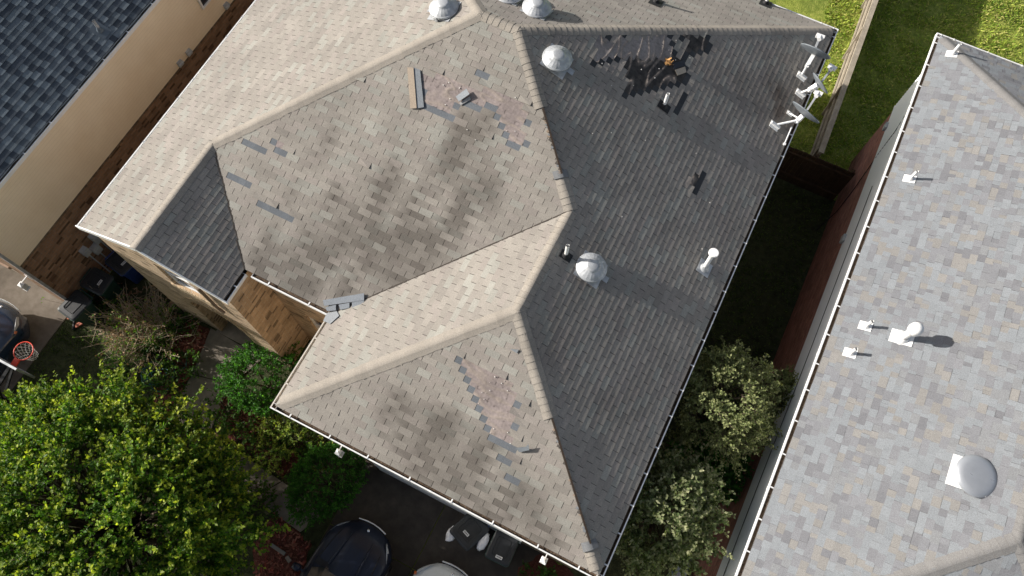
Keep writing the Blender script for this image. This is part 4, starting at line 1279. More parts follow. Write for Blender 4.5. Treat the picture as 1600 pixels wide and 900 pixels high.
# ------------------------------------------------------------------ PLANTS
def leaves(name, C, D, size, cols, mat, parent, aspect=.55, fold=.25, jitter=.35):
    """C: n x 3 leaf bases, D: n x 3 leaf directions; one folded rhombus each"""
    n = len(C)
    C = np.asarray(C, float); D = np.asarray(D, float)
    D /= np.linalg.norm(D, axis=1)[:, None] + 1e-9
    U = np.tile(np.array([0, 0, 1.0]), (n, 1)) + rng.normal(0, jitter, (n, 3))
    Sd = np.cross(D, U); Sd /= np.linalg.norm(Sd, axis=1)[:, None] + 1e-9
    Nn = np.cross(Sd, D)
    s = size * rng.uniform(.6, 1.35, (n, 1))
    V = np.empty((n, 4, 3))
    V[:, 0] = C
    V[:, 1] = C + D * s * .5 + Sd * s * aspect * .5 + Nn * s * fold * .3
    V[:, 2] = C + D * s - Nn * s * .12
    V[:, 3] = C + D * s * .5 - Sd * s * aspect * .5 + Nn * s * fold * .3
    me = bpy.data.meshes.new(name)
    me.vertices.add(n * 4); me.vertices.foreach_set('co', V.astype(np.float32).ravel())
    tri = np.arange(n * 4, dtype=np.int32).reshape(n, 4)
    idx = np.stack([tri[:, 0], tri[:, 1], tri[:, 2], tri[:, 0], tri[:, 2], tri[:, 3]], 1).astype(np.int32).ravel()
    me.loops.add(n * 6); me.loops.foreach_set('vertex_index', idx)
    me.polygons.add(n * 2); me.polygons.foreach_set('loop_start', np.arange(0, n * 6, 3, dtype=np.int32))
    me.update(calc_edges=True)
    a = me.color_attributes.new('tint', 'FLOAT_COLOR', 'CORNER')
    cl = np.asarray(cols, float)
    cc = np.ones((n, 6, 4), np.float32); cc[:, :, :3] = cl[:, None, :]
    a.data.foreach_set('color', cc.ravel())
    me.materials.append(mat)
    o = bpy.data.objects.new(name, me); COL.objects.link(o)
    if parent: adopt(o, parent)
    return o


def pick(pal, n, spread=.22):
    pal = np.asarray(pal, float)
    return pal[rng.integers(0, len(pal), n)] * rng.uniform(1 - spread, 1 + spread, (n, 1))


def shrub(name, label, cat, base, rad, height, nsprig, per, size, pal, mat=M_LEAF, tip=None, lumps=9, trunk=None, group=None, zlow=.15, flat=.0, aspect=.55, sprig=.28, stemcol=M_BARK, gappy=.0, tipfrac=.35):
    """crown of sprigs: every sprig is a short twig with leaves along it; lumps give an uneven outline"""
    t = thing(name, label, cat, tuple(base), group)
    b = np.array(base, float)
    rad = np.array(rad, float)
    L = rng.normal(0, 1, (lumps, 3)); L[:, 2] = np.abs(L[:, 2]) * .8; L /= np.linalg.norm(L, axis=1)[:, None]
    amp = rng.uniform(.08, .32, lumps)
    C = []; D = []; K = []; W = MB()
    for i in range(nsprig):
        d = rng.normal(0, 1, 3); d[2] = abs(d[2]) * .9 - .25; d /= np.linalg.norm(d)
        r = rng.uniform(.25, 1) ** .38
        k = .80 + (amp * np.maximum(0, L @ d) ** 6).sum() * 1.4
        if gappy and noise.noise(V3(d * 2.2) + V3((base[0], base[1], 3))) > .45 - gappy and r > .5: r *= .55
        c = b + np.array([0, 0, zlow * height + (height * (1 - zlow)) * .42]) + d * rad * r * k * np.array([1, 1, 1])
        c[2] = max(c[2], .08)
        dirv = d * .8 + np.array([0, 0, .55]) + rng.normal(0, .35, 3); dirv /= np.linalg.norm(dirv)
        ln = sprig * rng.uniform(.5, 1.3)
        if r > .85 and rng.random() < .18: ln *= 1.8
        e = c + dirv * ln
        W.tube([c - dirv * .1, e], [.006, .003], 3, cap=False)
        m_ = max(3, int(per * ln / sprig))
        tt = rng.uniform(0, 1.05, m_)
        C.append(c + dirv * (ln * tt)[:, None] + rng.normal(0, .012, (m_, 3)))
        D.append(dirv * .45 + rng.normal(0, .75, (m_, 3)))
        col = pick(pal, m_)
        if tip is not None and r > .7:
            w = np.clip((tt - (1 - tipfrac)) / tipfrac, 0, 1)[:, None] * rng.uniform(.3, 1)
            col = col * (1 - w) + np.array(tip) * w * rng.uniform(.8, 1.2, (m_, 1))
        K.append(col)
    C = np.vstack(C); D = np.vstack(D); K = np.vstack(K)
    leaves('crown', C, D, size, K, mat, t, aspect=aspect)
    # stems
    n0 = trunk or 5
    for i in range(n0):
        a = 6.28 * i / n0
        top = V3(base) + V3((math.cos(a) * rad[0] * .45, math.sin(a) * rad[1] * .45, height * .6))
        W.tube([V3(base) + V3((math.cos(a) * .05, math.sin(a) * .05, 0)), V3(base) + V3((math.cos(a) * rad[0] * .15, math.sin(a) * rad[1] * .15, height * .3)), top], [.035, .025, .012], 6)
    W.build('stems', stemcol, t)
    return t


def tree(name, label, base, centre, rad, nclump, per_clump, per, size, pal, tip, mat=M_LEAF, group=None, trunk_r=.13, sprig=.32, aspect=.6, clumpr=.55, tipfrac=.35, shoots=.08):
    """trunk, limbs to every clump, clumps of leafy sprigs with gaps between them"""
    t = thing(name, label, 'tree', tuple(base), group)
    b = np.array(base, float); c0 = np.array(centre, float); rad = np.array(rad, float)
    W = MB(); C = []; D = []; K = []
    fork = V3(base).lerp(V3(centre), .45)
    W.tube([V3(base), V3(base).lerp(fork, .5) + V3((.05, .03, 0)), fork], [trunk_r, trunk_r * .85, trunk_r * .7], 10)
    clumps = []
    tries = 0
    while len(clumps) < nclump and tries < 4000:
        tries += 1
        d = rng.normal(0, 1, 3); d /= np.linalg.norm(d)
        if d[2] < -.45: continue
        r = rng.uniform(.35, 1) ** .5
        p_ = c0 + d * rad * r
        if all(np.linalg.norm(p_ - q_) > clumpr * .62 for q_ in clumps): clumps.append(p_)
    for p_ in clumps:
        P_ = V3(p_)
        mid = fork.lerp(P_, .5) + V3(rng.normal(0, .15, 3)) + V3((0, 0, .12))
        W.tube([fork, mid, P_], [trunk_r * .4, trunk_r * .2, .012], 6)
        out = p_ - c0; out = out / (np.linalg.norm(out) + 1e-6)
        shade = rng.uniform(.75, 1.15)
        cr = clumpr * rng.uniform(.65, 1.25)
        for i in range(per_clump):
            d = rng.normal(0, 1, 3) + out * .7 + np.array([0, 0, .35]); d /= np.linalg.norm(d)
            c = p_ + d * cr * rng.uniform(.1, .9)
            dirv = d * .7 + out * .5 + np.array([0, 0, .45]) + rng.normal(0, .3, 3); dirv /= np.linalg.norm(dirv)
            ln = sprig * rng.uniform(.5, 1.35)
            if rng.random() < shoots: ln *= rng.uniform(1.4, 2.4)
            W.tube([c - dirv * .12, c + dirv * ln], [.007, .003], 3, cap=False)
            m_ = max(3, int(per * ln / sprig))
            tt = rng.uniform(0, 1.05, m_)
            C.append(c + dirv * (ln * tt)[:, None] + rng.normal(0, .014, (m_, 3)))
            D.append(dirv * .5 + rng.normal(0, .7, (m_, 3)))
            col = pick(pal, m_) * shade
            if tip is not None:
                w = np.clip((tt - (1 - tipfrac)) / tipfrac, 0, 1)[:, None] * rng.uniform(.2, 1)
                col = col * (1 - w) + np.array(tip) * w * rng.uniform(.75, 1.2, (m_, 1))
            K.append(col)
    leaves('crown', np.vstack(C), np.vstack(D), size, np.vstack(K), mat, t, aspect=aspect)
    W.build('trunk', M_BARK, t)
    return t


GREEN = [(.035, .085, .012), (.045, .11, .015), (.03, .07, .012), (.06, .13, .02)]
tree('broadleaf_tree', 'large bright green broadleaf tree with yellow-green shoots in the front yard', (-8.9, -3.2, 0), (-8.6, -2.75, 3.05), (3.4, 2.6, 1.8), 200, 36, 15, .082, [(.06, .145, .016), (.085, .185, .02), (.04, .105, .013), (.12, .23, .026)], (.43, .48, .06), trunk_r=.15, sprig=.34, clumpr=.56, shoots=.2)
# shade trees on the neighbour's left, outside the frame: they cast the dappled shade on the left driveway
tree('broadleaf_tree', 'broadleaf tree beyond the left driveway, shading the blue-black car', (-20.5, -4.1, 0), (-20.4, -4.0, 4.4), (3.0, 2.4, 2.3), 60, 22, 9, .13, GREEN, (.14, .2, .03), trunk_r=.17, clumpr=.8)
tree('grey_leaf_tree', 'pale dusty green tree between the houses, the upper one beside the eave', (3.05, 6.1, 0), tuple(at_z(1127, 632, 4.1)), (1.0, .98, 1.5), 58, 32, 12, .06, [(.17, .20, .085), (.21, .235, .10), (.13, .16, .065)], (.28, .29, .14), mat=M_LEAF_DULL, trunk_r=.07, sprig=.2, clumpr=.36)
tree('grey_leaf_tree', 'small pale green tree touching the red brick wall in the gap', (3.75, 6.35, 0), tuple(at_z(1196, 622, 2.6)), (.42, .6, 1.0), 16, 26, 11, .055, [(.16, .20, .08), (.20, .235, .10)], (.26, .28, .13), mat=M_LEAF_DULL, trunk_r=.05, sprig=.18, clumpr=.3)
tree('green_tree', 'deep green leafy tree in the gap below the dusty green one', (3.35, 4.75, 0), (3.3, 4.8, 1.7), (.75, .85, .9), 28, 26, 11, .09, [(.05, .14, .035), (.065, .18, .045), (.04, .11, .03)], (.09, .23, .05), trunk_r=.06, sprig=.24, clumpr=.36)
tree('variegated_tree', 'cream-edged variegated tree at the lower end of the gap', (2.75, 3.2, 0), tuple(at_z(1038, 802, 3.8)), (.98, 1.12, 1.5), 60, 28, 12, .075, [(.085, .125, .045), (.11, .15, .055), (.14, .17, .075)], (.33, .33, .20), mat=M_LEAF_DULL, trunk_r=.07, sprig=.22, clumpr=.36, tipfrac=.5)
shrub('shrub', 'dense glossy green shrub at the corner of the brick gable', 'shrub', (-8.05, 1.75, 0), (1.05, .95, .75), 1.35, 900, 16, .062, [(.045, .15, .022), (.06, .19, .028), (.036, .11, .018)], tip=(.11, .28, .045), sprig=.16)
shrub('shrub', 'clipped round dark green shrub beside the dark car', 'shrub', (-5.22, .25, 0), (.93, 1.0, .85), 1.4, 1100, 17, .05, [(.04, .13, .018), (.05, .16, .022), (.03, .10, .015)], tip=(.08, .24, .03), sprig=.13, lumps=5)
shrub('shrub', 'low bright yellow-green shrub between the path and the tan roof corner', 'shrub', (-6.75, .7, 0), (.9, .8, .5), .8, 300, 11, .06, [(.20, .28, .05), (.15, .24, .04), (.25, .31, .07)], tip=(.38, .42, .09), sprig=.2, gappy=.25)
shrub('shrub', 'low dark green bush under the front eave by the green-rimmed cart', 'shrub', (.95, .55, 0), (.6, .4, .35), .6, 160, 12, .06, [(.03, .085, .015), (.04, .10, .018)], tip=(.06, .15, .03), sprig=.18)
shrub('shrub', 'scrubby green bush at the edge of the tree by the path', 'shrub', (-7.0, -1.55, 0), (1.1, .6, .6), 1.0, 300, 12, .065, [(.035, .08, .014), (.05, .11, .02)], tip=(.10, .17, .03), sprig=.22, gappy=.2)
# dry bush with bare stems
dry = thing('dry_bush', 'half-dead bush with pale bare twigs, brown leaves and green shoots', 'shrub', (-12.0, 1.6, 0))
W = MB(); C = []; D = []; K = []; C2 = []; D2 = []; K2 = []
for i in range(330):
    a = rng.uniform(0, 6.28); r = rng.uniform(.1, 1) ** .6
    b0 = V3((-12.0 + math.cos(a) * r * .75, 1.55 + math.sin(a) * r * .6, .05))
    lean = V3((math.cos(a) * .55 * r + rng.normal(0, .3), math.sin(a) * .55 * r - .1 + rng.normal(0, .3), rng.uniform(.5, 1.0)))
    ln = rng.uniform(.5, 1.25)
    mid = b0 + lean * ln * .5 + V3(rng.normal(0, .05, 3)); e = b0 + lean * ln + V3(rng.normal(0, .1, 3))
    W.tube([b0, mid, e], [.011, .008, .004], 4, cap=False)
    for k in range(2):
        s = b0.lerp(e, rng.uniform(.4, .9)); W.tube([s, s + V3(rng.normal(0, .16, 3)) + V3((0, 0, .08))], [.006, .003], 3, cap=False)
    if rng.random() < .55:
        m_ = int(rng.integers(2, 7)); tt = rng.uniform(.4, 1, m_)
        for q_ in tt:
            C.append(np.array(b0.lerp(e, q_)) + rng.normal(0, .03, 3)); D.append(rng.normal(0, 1, 3)); K.append(np.array([.36, .24, .14]) * rng.uniform(.6, 1.25))
    if rng.random() < .45:
        m_ = int(rng.integers(5, 12)); tt = rng.uniform(.4, 1.05, m_)
        for q_ in tt:
            C2.append(np.array(b0.lerp(e, q_)) + rng.normal(0, .05, 3)); D2.append(rng.normal(0, 1, 3)); K2.append(np.array([.13, .24, .035]) * rng.uniform(.6, 1.3))
W.build('stems', M_TWIG, dry)
leaves('dead_leaves', C, D, .075, K, M_LEAF_DULL, dry); leaves('green_leaves', C2, D2, .07, K2, M_LEAF, dry)
for i, (x, y, lab) in enumerate(((190, 580, 'small leafy weed between the dry bush and the big tree'), (250, 555, 'leafy plant beside the coiled hose'), (225, 545, 'green plant at the foot of the dry bush'), (285, 570, 'sparse green plant in the red mulch'), (165, 470, 'green weed beside the black cart'), (285, 500, 'dark green plant against the gable wall by the entry'), (352, 640, 'leafy plant creeping over the house side of the path near its bend'), (372, 690, 'yellow-green plant in the mulch between the path and the clipped shrub'), (428, 700, 'bright green plant by the tan roof corner above the clipped shrub'), (300, 705, 'leafy plant on the tree side of the path at its bend'), (345, 745, 'straggly plant hanging over the lower path beside the big tree'), (405, 785, 'green plant at the lower edge of the path under the tree'), (262, 610, 'small green plant between the hose and the path'), (470, 690, 'light green plant directly below the tan roof corner'))):
    b_ = at_z(x, y, 0.2)
    shrub('weed', lab, 'plant', (b_.x, b_.y, 0), (.42, .38, .3) if i < 6 else (.5, .45, .3), .5, 70 if i < 6 else 110, 9, .075, [(.05, .12, .02), (.08, .16, .03), (.035, .09, .015)], tip=(.12, .2, .04), sprig=.2, group=None, gappy=.15)

# grass blades
def grass(name, label, areas, n, h, pal, avoid=None):
    C = []; 
    tot = sum((x1 - x0) * (y1 - y0) for x0, x1, y0, y1 in areas)
    for x0, x1, y0, y1 in areas:
        k = int(n * (x1 - x0) * (y1 - y0) / tot)
        p_ = np.stack([rng.uniform(x0, x1, k), rng.uniform(y0, y1, k), np.full(k, -.03)], 1)
        C.append(p_)
    C = np.vstack(C)
    # clumpy density
    keep = np.array([noise.noise(V3((c[0] * 1.3, c[1] * 1.3, 0))) + rng.uniform(-.4, .6) > -.1 for c in C])
    C = C[keep]
    D = np.stack([rng.normal(0, .6, len(C)), rng.normal(0, .6, len(C)), rng.uniform(.4, 1, len(C))], 1)
    o = leaves(name, C, D, h, pick(pal, len(C), .35), M_LEAF_DULL, None, aspect=.22)
    return tag(o, label, 'grass', kind='stuff')


grass('grass', 'sunlit and shaded lawn grass behind the houses', [(1.6, 6.4, 14.7, 26), (6.4, 14, 16.3, 27)], 60000, .12, [(.34, .43, .07), (.42, .47, .10), (.22, .35, .05), (.52, .48, .18)])
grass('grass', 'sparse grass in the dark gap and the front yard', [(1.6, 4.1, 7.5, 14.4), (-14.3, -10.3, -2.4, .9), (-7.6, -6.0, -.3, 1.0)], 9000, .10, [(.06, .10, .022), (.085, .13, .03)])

# ------------------------------------------------------------------ CARS
def car(label, loc, rot, paint, L=4.6, Wd=1.86, hood=1.02, roofz=1.62, hoodlen=1.25, ridges=True, amber=False):
    t = thing('car', label, 'car', loc)
    t.rotation_euler = (0, 0, rot)
    # local: +y is forward, nose at y = 0, tail at y = -L
    hw = Wd / 2
    st = [(0.0, .60, .62, .36, .62), (-.05, .76, .70, .30, .78), (-.16, .88, .82, .26, .88), (-.35, .96, hood - .12, .24, .95), (-.7, .995, hood - .05, .22, .98), (-hoodlen, 1.0, hood + .02, .22, 1.0), (-hoodlen - .5, 1.0, hood + .03, .22, 1.0), (-L * .55, 1.0, hood + .03, .22, 1.0), (-L * .82, .99, hood + .02, .24, .99), (-L + .2, .95, hood - .02, .28, .94), (-L + .04, .86, hood - .12, .34, .86), (-L, .78, hood - .3, .42, .8)]
    m = MB(); rings = []
    nj = 21
    for (y, wk, zt, zb, _k) in st:
        w = hw * wk; ring = []
        zmid = zb + (zt - zb) * .55
        prof = [(-w * .86, zb), (-w * .97, zb + .06), (-w, zmid), (-w * .985, zt - .10), (-w * .93, zt - .025)]
        R = []
        for x, z in prof: R.append((x, z))
        tops = 11
        for i in range(tops):
            u = -1 + 2 * (i + 1) / (tops + 1)
            x = u * w * .88
            crown = .045 * (1 - u * u)
            rid = 0
            if ridges and -hoodlen - .05 < y < -.1:
                rid = -.05 * max(0, 1 - abs(abs(u) - .55) / .16) + .035 * (1 if abs(u) < .4 else 0)
            R.append((x, zt + crown + rid))
        R += [(-x, z) for x, z in prof[::-1]]
        # nose curves back at the sides
        for x, z in R:
            back = -.42 * (abs(x) / hw) ** 2.6 if y > -.5 else 0
            f = max(0, 1 + y / .5)
            yy = y + back * f
            if y < -L + .5: yy = y + .3 * (abs(x) / hw) ** 3 * max(0, 1 - (y + L) / .5)
            ring.append(V3((x, yy, z)))
        rings.append(ring)
    nr = len(rings[0])
    V = [p_ for r in rings for p_ in r]
    Fs = []
    for i in range(len(rings) - 1):
        for j in range(nr - 1): Fs.append((i * nr + j, i * nr + j + 1, (i + 1) * nr + j + 1, (i + 1) * nr + j))
        Fs.append((i * nr + nr - 1, i * nr, (i + 1) * nr, (i + 1) * nr + nr - 1))
    m.mesh(V, Fs, (.5, .5, .5), True)
    m.mesh(rings[0], [tuple(range(nr))]); m.mesh(rings[-1], [tuple(range(nr))[::-1]])
    def put(mb, nm, mat, par):
        o = mb.build(nm, mat, None); o.parent = par; return o
    body = put(m, 'body', paint, t)
    # greenhouse
    gy0, gy1 = -hoodlen - .02, -L + .35
    g = MB(); zb = hood + .0
    lo = [(-hw * .84, gy0 - .22, zb), (-hw * .45, gy0 - .04, zb + .03), (hw * .45, gy0 - .04, zb + .03), (hw * .84, gy0 - .22, zb), (hw * .86, gy1 + .12, zb), (-hw * .86, gy1 + .12, zb)]
    hi = [(-hw * .64, gy0 - .86, roofz - .05), (-hw * .35, gy0 - .74, roofz - .03), (hw * .35, gy0 - .74, roofz - .03), (hw * .64, gy0 - .86, roofz - .05), (hw * .66, gy1 + .5, roofz - .05), (-hw * .66, gy1 + .5, roofz - .05)]
    n = 6
    for i in range(n): g.face([lo[i], lo[(i + 1) % n], hi[(i + 1) % n], hi[i]], (.5,) * 3)
    put(g, 'windows', M_GLASS, t)
    r = MB()
    y0r, y1r = gy0 - .74, gy1 + .5
    V = []
    nx_, ny_ = 8, 8
    for j in range(ny_ + 1):
        for i in range(nx_ + 1):
            u = -1 + 2 * i / nx_; v_ = j / ny_
            V.append((u * hw * .67, y0r + (y1r - y0r) * v_ - .12 * u * u * (1 - v_), roofz + .05 * (1 - u * u) - .055 + .03 * math.sin(math.pi * v_)))
    r.mesh(V, [(j * (nx_ + 1) + i, j * (nx_ + 1) + i + 1, (j + 1) * (nx_ + 1) + i + 1, (j + 1) * (nx_ + 1) + i) for j in range(ny_) for i in range(nx_)], (.5,) * 3, True)
    for s in (-1, 1):
        r.tube([V3((s * hw * .84, gy0 - .22, zb)), V3((s * hw * .65, gy0 - .86, roofz - .03))], .035, 6)
        r.tube([V3((s * hw * .86, gy1 + .12, zb)), V3((s * hw * .67, gy1 + .5, roofz - .03))], .05, 6)
    put(r, 'car_roof', paint, t)
    if ridges:
        for sg in (-1, 1):
            rb = MB(); rb.tube([V3((sg * hw * .34, -.34, hood - .062)), V3((sg * hw * .37, -.7, hood + .018)), V3((sg * hw * .42, -hoodlen, hood + .075))], [.012, .02, .024], 8); put(rb, 'hood_ridge', paint, t)
            rb = MB(); rb.tube([V3((sg * hw * .66, -.42, hood - .09)), V3((sg * hw * .72, -.75, hood - .03)), V3((sg * hw * .78, -hoodlen, hood + .035))], [.010, .014, .014], 8); put(rb, 'hood_seam', M_RUBBER, t)
    # cowl and wipers
    c = MB(); c.box((-hw * .8, gy0 - .12, hood + .03), (hw * .8, gy0 + .03, hood + .045)); c.tube([(-.5, gy0 - .08, hood + .06), (.15, gy0 - .16, hood + .09)], .012, 6); put(c, 'cowl', M_RUBBER, t)
    for s in (-1, 1):
        h = MB()
        P = [(s * hw * .60, -.19, .76), (s * hw * .80, -.36, .80), (s * hw * .915, -.62, .84), (s * hw * .925, -.62, .93), (s * hw * .82, -.42, .935), (s * hw * .62, -.22, .87)]
        P = [V3(p_) + V3((s * .012, .03, .012)) for p_ in P]
        h.face(P if s > 0 else P[::-1]); h.face([p_ - V3((s * .05, .09, .05)) for p_ in P])
        hl = put(h, 'headlight', M_LENS, t)
        if amber:
            a = MB(); a.tube([P[2] + V3((s * .01, .01, .03)), P[3] + V3((s * .012, .06, -.03))], .035, 8); ao = put(a, 'turn_signal', M_ORANGE, hl)
        mi = MB(); mi.lathe([(.02, -.09), (.10, -.07), (.12, 0), (.10, .07), (.02, .09)], 16, M=Matrix.Translation((s * (hw + .12), gy0 - .42, hood + .12)) @ Matrix.Rotation(math.pi / 2, 4, 'X')); mi.bar((s * hw * .9, gy0 - .42, hood + .08), (s * (hw + .1), gy0 - .42, hood + .1), .05, .04)
        put(mi, 'mirror', paint, t)
        for y in (-.92, -L + .95):
            w = MB(); w.lathe([(.10, -.11), (.33, -.115), (.355, -.08), (.355, .08), (.33, .115), (.10, .11)], 32, M=Matrix.Translation((s * (hw - .10), y, .355)) @ Matrix.Rotation(math.pi / 2, 4, 'Y'), capb=True)
            wo = put(w, 'wheel', M_RUBBER, t)
            ri = MB(); ri.lathe([(.22, -.118), (.22, .118)], 20, M=Matrix.Translation((s * (hw - .10), y, .355)) @ Matrix.Rotation(math.pi / 2, 4, 'Y'), capb=True); put(ri, 'rim', M_CHROME, wo)
    gr = MB(); gr.tube([(-hw * .45, .0, .74), (-hw * .2, .045, .75), (0, .055, .75), (hw * .2, .045, .75), (hw * .45, .0, .74)], .022, 8); gr.tube([(-hw * .42, .0, .64), (0, .05, .64), (hw * .42, .0, .64)], .016, 8)
    put(gr, 'grille', M_CHROME, t)
    e = MB(); e.lathe([(.04, 0), (.042, .012), (.02, .02)], 16, M=Matrix.Translation((0, -.14, hood - .14 + .0))); put(e, 'emblem', M_CHROME, t)
    return t


car('dark navy car with a ridged hood parked on the driveway by the round shrub', (-3.52, -.14, 0), math.radians(-3), M_CAR_BLACK, Wd=1.76, hood=1.05)
car('pale silver car with amber corner lamps at the bottom edge of the driveway', (-1.16, -.10, 0), math.radians(-3), M_CAR_WHITE, Wd=1.72, hood=.98, ridges=False, amber=True)
car('blue-black car beside the basketball hoop on the left driveway', (-15.55, .42, 0), math.radians(0), M_CAR_BLUE, Wd=1.82, hood=1.0, ridges=False, amber=True)

# ------------------------------------------------------------------ TRASH CARTS
def cart(label, loc, rot, bodym, lidm, sticker=True, lidtilt=0, w=.60, d=.70, h=1.02, rimm=None, stick_at=(0, -.12)):
    t = thing('trash_cart', label, 'trash cart', loc, 'wheeled trash carts')
    t.rotation_euler = (0, 0, rot)
    def put(mb, nm, mat, par):
        o = mb.build(nm, mat, None); o.parent = par; return o
    def ring(sw, sd, z, r=.07, n=4):
        pts = []
        for cx_, cy_, a0 in ((sw - r, sd - r, 0), (-sw + r, sd - r, 90), (-sw + r, -sd + r, 180), (sw - r, -sd + r, 270)):
            for k in range(n + 1):
                a = math.radians(a0 + 90 * k / n); pts.append(V3((cx_ + r * math.cos(a), cy_ + r * math.sin(a), z)))
        return pts
    def loft(rs, mb, capt=True, capb=True):
        n = len(rs[0]); V = [p_ for r in rs for p_ in r]
        mb.mesh(V, [(i * n + k, i * n + (k + 1) % n, (i + 1) * n + (k + 1) % n, (i + 1) * n + k) for i in range(len(rs) - 1) for k in range(n)], (.5,) * 3, False)
        if capt: mb.mesh(rs[-1], [tuple(range(n))])
        if capb: mb.mesh(rs[0], [tuple(range(n))[::-1]])
    b = MB(); loft([ring(w * .38, d * .36, .06), ring(w * .40, d * .40, .35), ring(w * .47, d * .47, h - .08), ring(w * .49, d * .49, h - .08), ring(w * .49, d * .49, h - .03)], b)
    put(b, 'body', bodym, t)
    l = MB(); Mt = Matrix.Translation((0, d * .46, h)) @ Matrix.Rotation(lidtilt, 4, 'X') @ Matrix.Translation((0, -d * .46, 0))
    rs = [ring(w * .52, d * .52, -.025), ring(w * .52, d * .52, .012), ring(w * .47, d * .47, .035), ring(w * .34, d * .33, .045), ring(w * .33, d * .32, .032)]
    loft([[Mt @ p_ for p_ in r] for r in rs], l, capb=False)
    for x in (-.14, .14): l.box((x - .012, -d * .30, .034), (x + .012, d * .30, .047), M=Mt)
    lid = put(l, 'lid', lidm, t)
    rm = MB(); rm.tube([Mt @ (p_ + V3((0, 0, -.005))) for p_ in ring(w * .525, d * .525, 0)], .010, 6, closed=True); put(rm, 'lid_rim', rimm or lidm, lid)
    hd = MB(); hd.tube([(-w * .4, d * .5, h - .02), (-w * .4, d * .60, h - .02), (w * .4, d * .60, h - .02), (w * .4, d * .5, h - .02)], .018, 8); put(hd, 'handle', bodym, t)
    for s in (-1, 1):
        wh = MB(); wh.lathe([(.05, -.03), (.12, -.035), (.125, 0), (.12, .035), (.05, .03)], 20, M=Matrix.Translation((s * w * .44, d * .38, .125)) @ Matrix.Rotation(math.pi / 2, 4, 'Y'), capb=True); put(wh, 'wheel', M_RUBBER, t)
    if sticker:
        sx, sy = stick_at
        s_ = MB(); s_.box((sx - .085, sy - .035, .0465), (sx + .085, sy + .035, .051), (.75, .75, .75), M=Mt)
        for k in range(7): s_.box((sx - .07 + k * .021, sy - .02, .0515), (sx - .06 + k * .021 + .004 * (k % 2), sy + .02, .0535), (.05, .05, .05), M=Mt)
        so_ = s_.build('sticker', M_TINT, None); so_.parent = lid
    return t


cA = cart('overfull black-lidded blue cart with white bags bulging out under its lid', (-1.27, .86, 0), math.radians(-20), M_CART_BLUE, M_CART, lidtilt=math.radians(-6), w=.64, d=.74)
cB = cart('closed black cart with a green lid rim under the front eave', (-.36, .86, 0), math.radians(2), M_CART_GREEN, M_CART, rimm=M_CART_GREEN, stick_at=(.02, -.24))
cart('black cart with a dark green rim at the front corner of the siding house', (-13.68, 1.22, 0), math.radians(-8), M_CART_GREEN, M_CART, rimm=M_CART_GREEN, sticker=False)
cart('dark green cart squeezed in second along the brown brick wall', (-13.58, 2.06, 0), math.radians(90), M_CART_GREEN, M_CART, rimm=M_CART_GREEN)
cart('blue recycling cart farthest along the brown brick wall, under the gutter', (-13.35, 2.86, 0), math.radians(80), M_CART_BLUE, M_CART, rimm=M_CART_BLUE)
def bag(label, c, s):
    m = MB(); V = []; nn = 14
    for i in range(nn + 1):
        th = math.pi * i / nn
        for k in range(18):
            a = 2 * math.pi * k / 18
            d = V3((math.sin(th) * math.cos(a), math.sin(th) * math.sin(a), math.cos(th)))
            r = 1 + .22 * noise.noise(d * 2.6 + V3(c)) + .30 * noise.noise(d * 5 + V3(c)) + .10 * noise.noise(d * 13 + V3(c))
            V.append(V3(c) + V3((d.x * s[0], d.y * s[1], d.z * s[2])) * r)
    m.mesh(V, [(i * 18 + k, i * 18 + (k + 1) % 18, (i + 1) * 18 + (k + 1) % 18, (i + 1) * 18 + k) for i in range(nn) for k in range(18)], (.5,) * 3, True)
    return tag(m.build('trash_bag', M_BAG), label, 'trash bag')
bag('white trash bag bulging out on the left of the overfull cart', tuple(at_z(706, 834, .98)), (.12, .20, .10))
bag('white trash bag poking out on the right of the overfull cart', tuple(at_z(755, 846, .96)), (.12, .22, .10))

# ------------------------------------------------------------------ BASKETBALL HOOP
hp = thing('basketball_hoop', 'free-standing basketball hoop with red rim and white net by the left driveway', 'basketball hoop', (-12.62, -1.5, 0))
rc = V3((-12.65, -.40, 3.05))
m = MB(); m.tube([rc + V3((.229 * math.cos(6.2832 * i / 32), .229 * math.sin(6.2832 * i / 32), 0)) for i in range(32)], .013, 8, closed=True); m.bar(rc + V3((0, -.22, -.01)), rc + V3((0, -.39, -.03)), .14, .05); m.build('rim', M_RED, hp)
m = MB()
for k in range(12):
    for sg in (1, -1):
        pts = []
        for j in range(6):
            a = 6.2832 * (k + sg * j * .5) / 12; r = .225 - .10 * (j / 5) ** .7
            pts.append(rc + V3((r * math.cos(a), r * math.sin(a), -.02 - .08 * j)))
        m.tube(pts, .005, 4, cap=False)
m.build('net', M_NET, hp)
m = MB(); m.box((rc.x - .56, rc.y - .425, rc.z - .12), (rc.x + .56, rc.y - .395, rc.z + .62)); m.build('backboard', M_BOARD, hp)
m = MB(); Z0, Z1 = rc.z - .135, rc.z + .635
for lo, hi in (((rc.x - .58, Z0), (rc.x + .58, Z0 + .03)), ((rc.x - .58, Z1 - .03), (rc.x + .58, Z1)), ((rc.x - .58, Z0 + .031), (rc.x - .55, Z1 - .031)), ((rc.x + .55, Z0 + .031), (rc.x + .58, Z1 - .031))):
    m.box((lo[0], rc.y - .435, lo[1]), (hi[0], rc.y - .385, hi[1]))
m.build('backboard_frame', M_GALV, hp)
m = MB(); m.tube([(-12.65, -1.6, 0), (-12.65, -1.6, 2.6), (-12.65, -1.35, 3.1)], .05, 12); m.bar((-12.65, -1.4, 3.0), (-12.65, -.84, 3.1), .08, .05); m.bar((-12.65, -1.5, 2.6), (-12.65, -.84, 2.98), .06, .04); m.build('pole', M_RUBBER, hp)
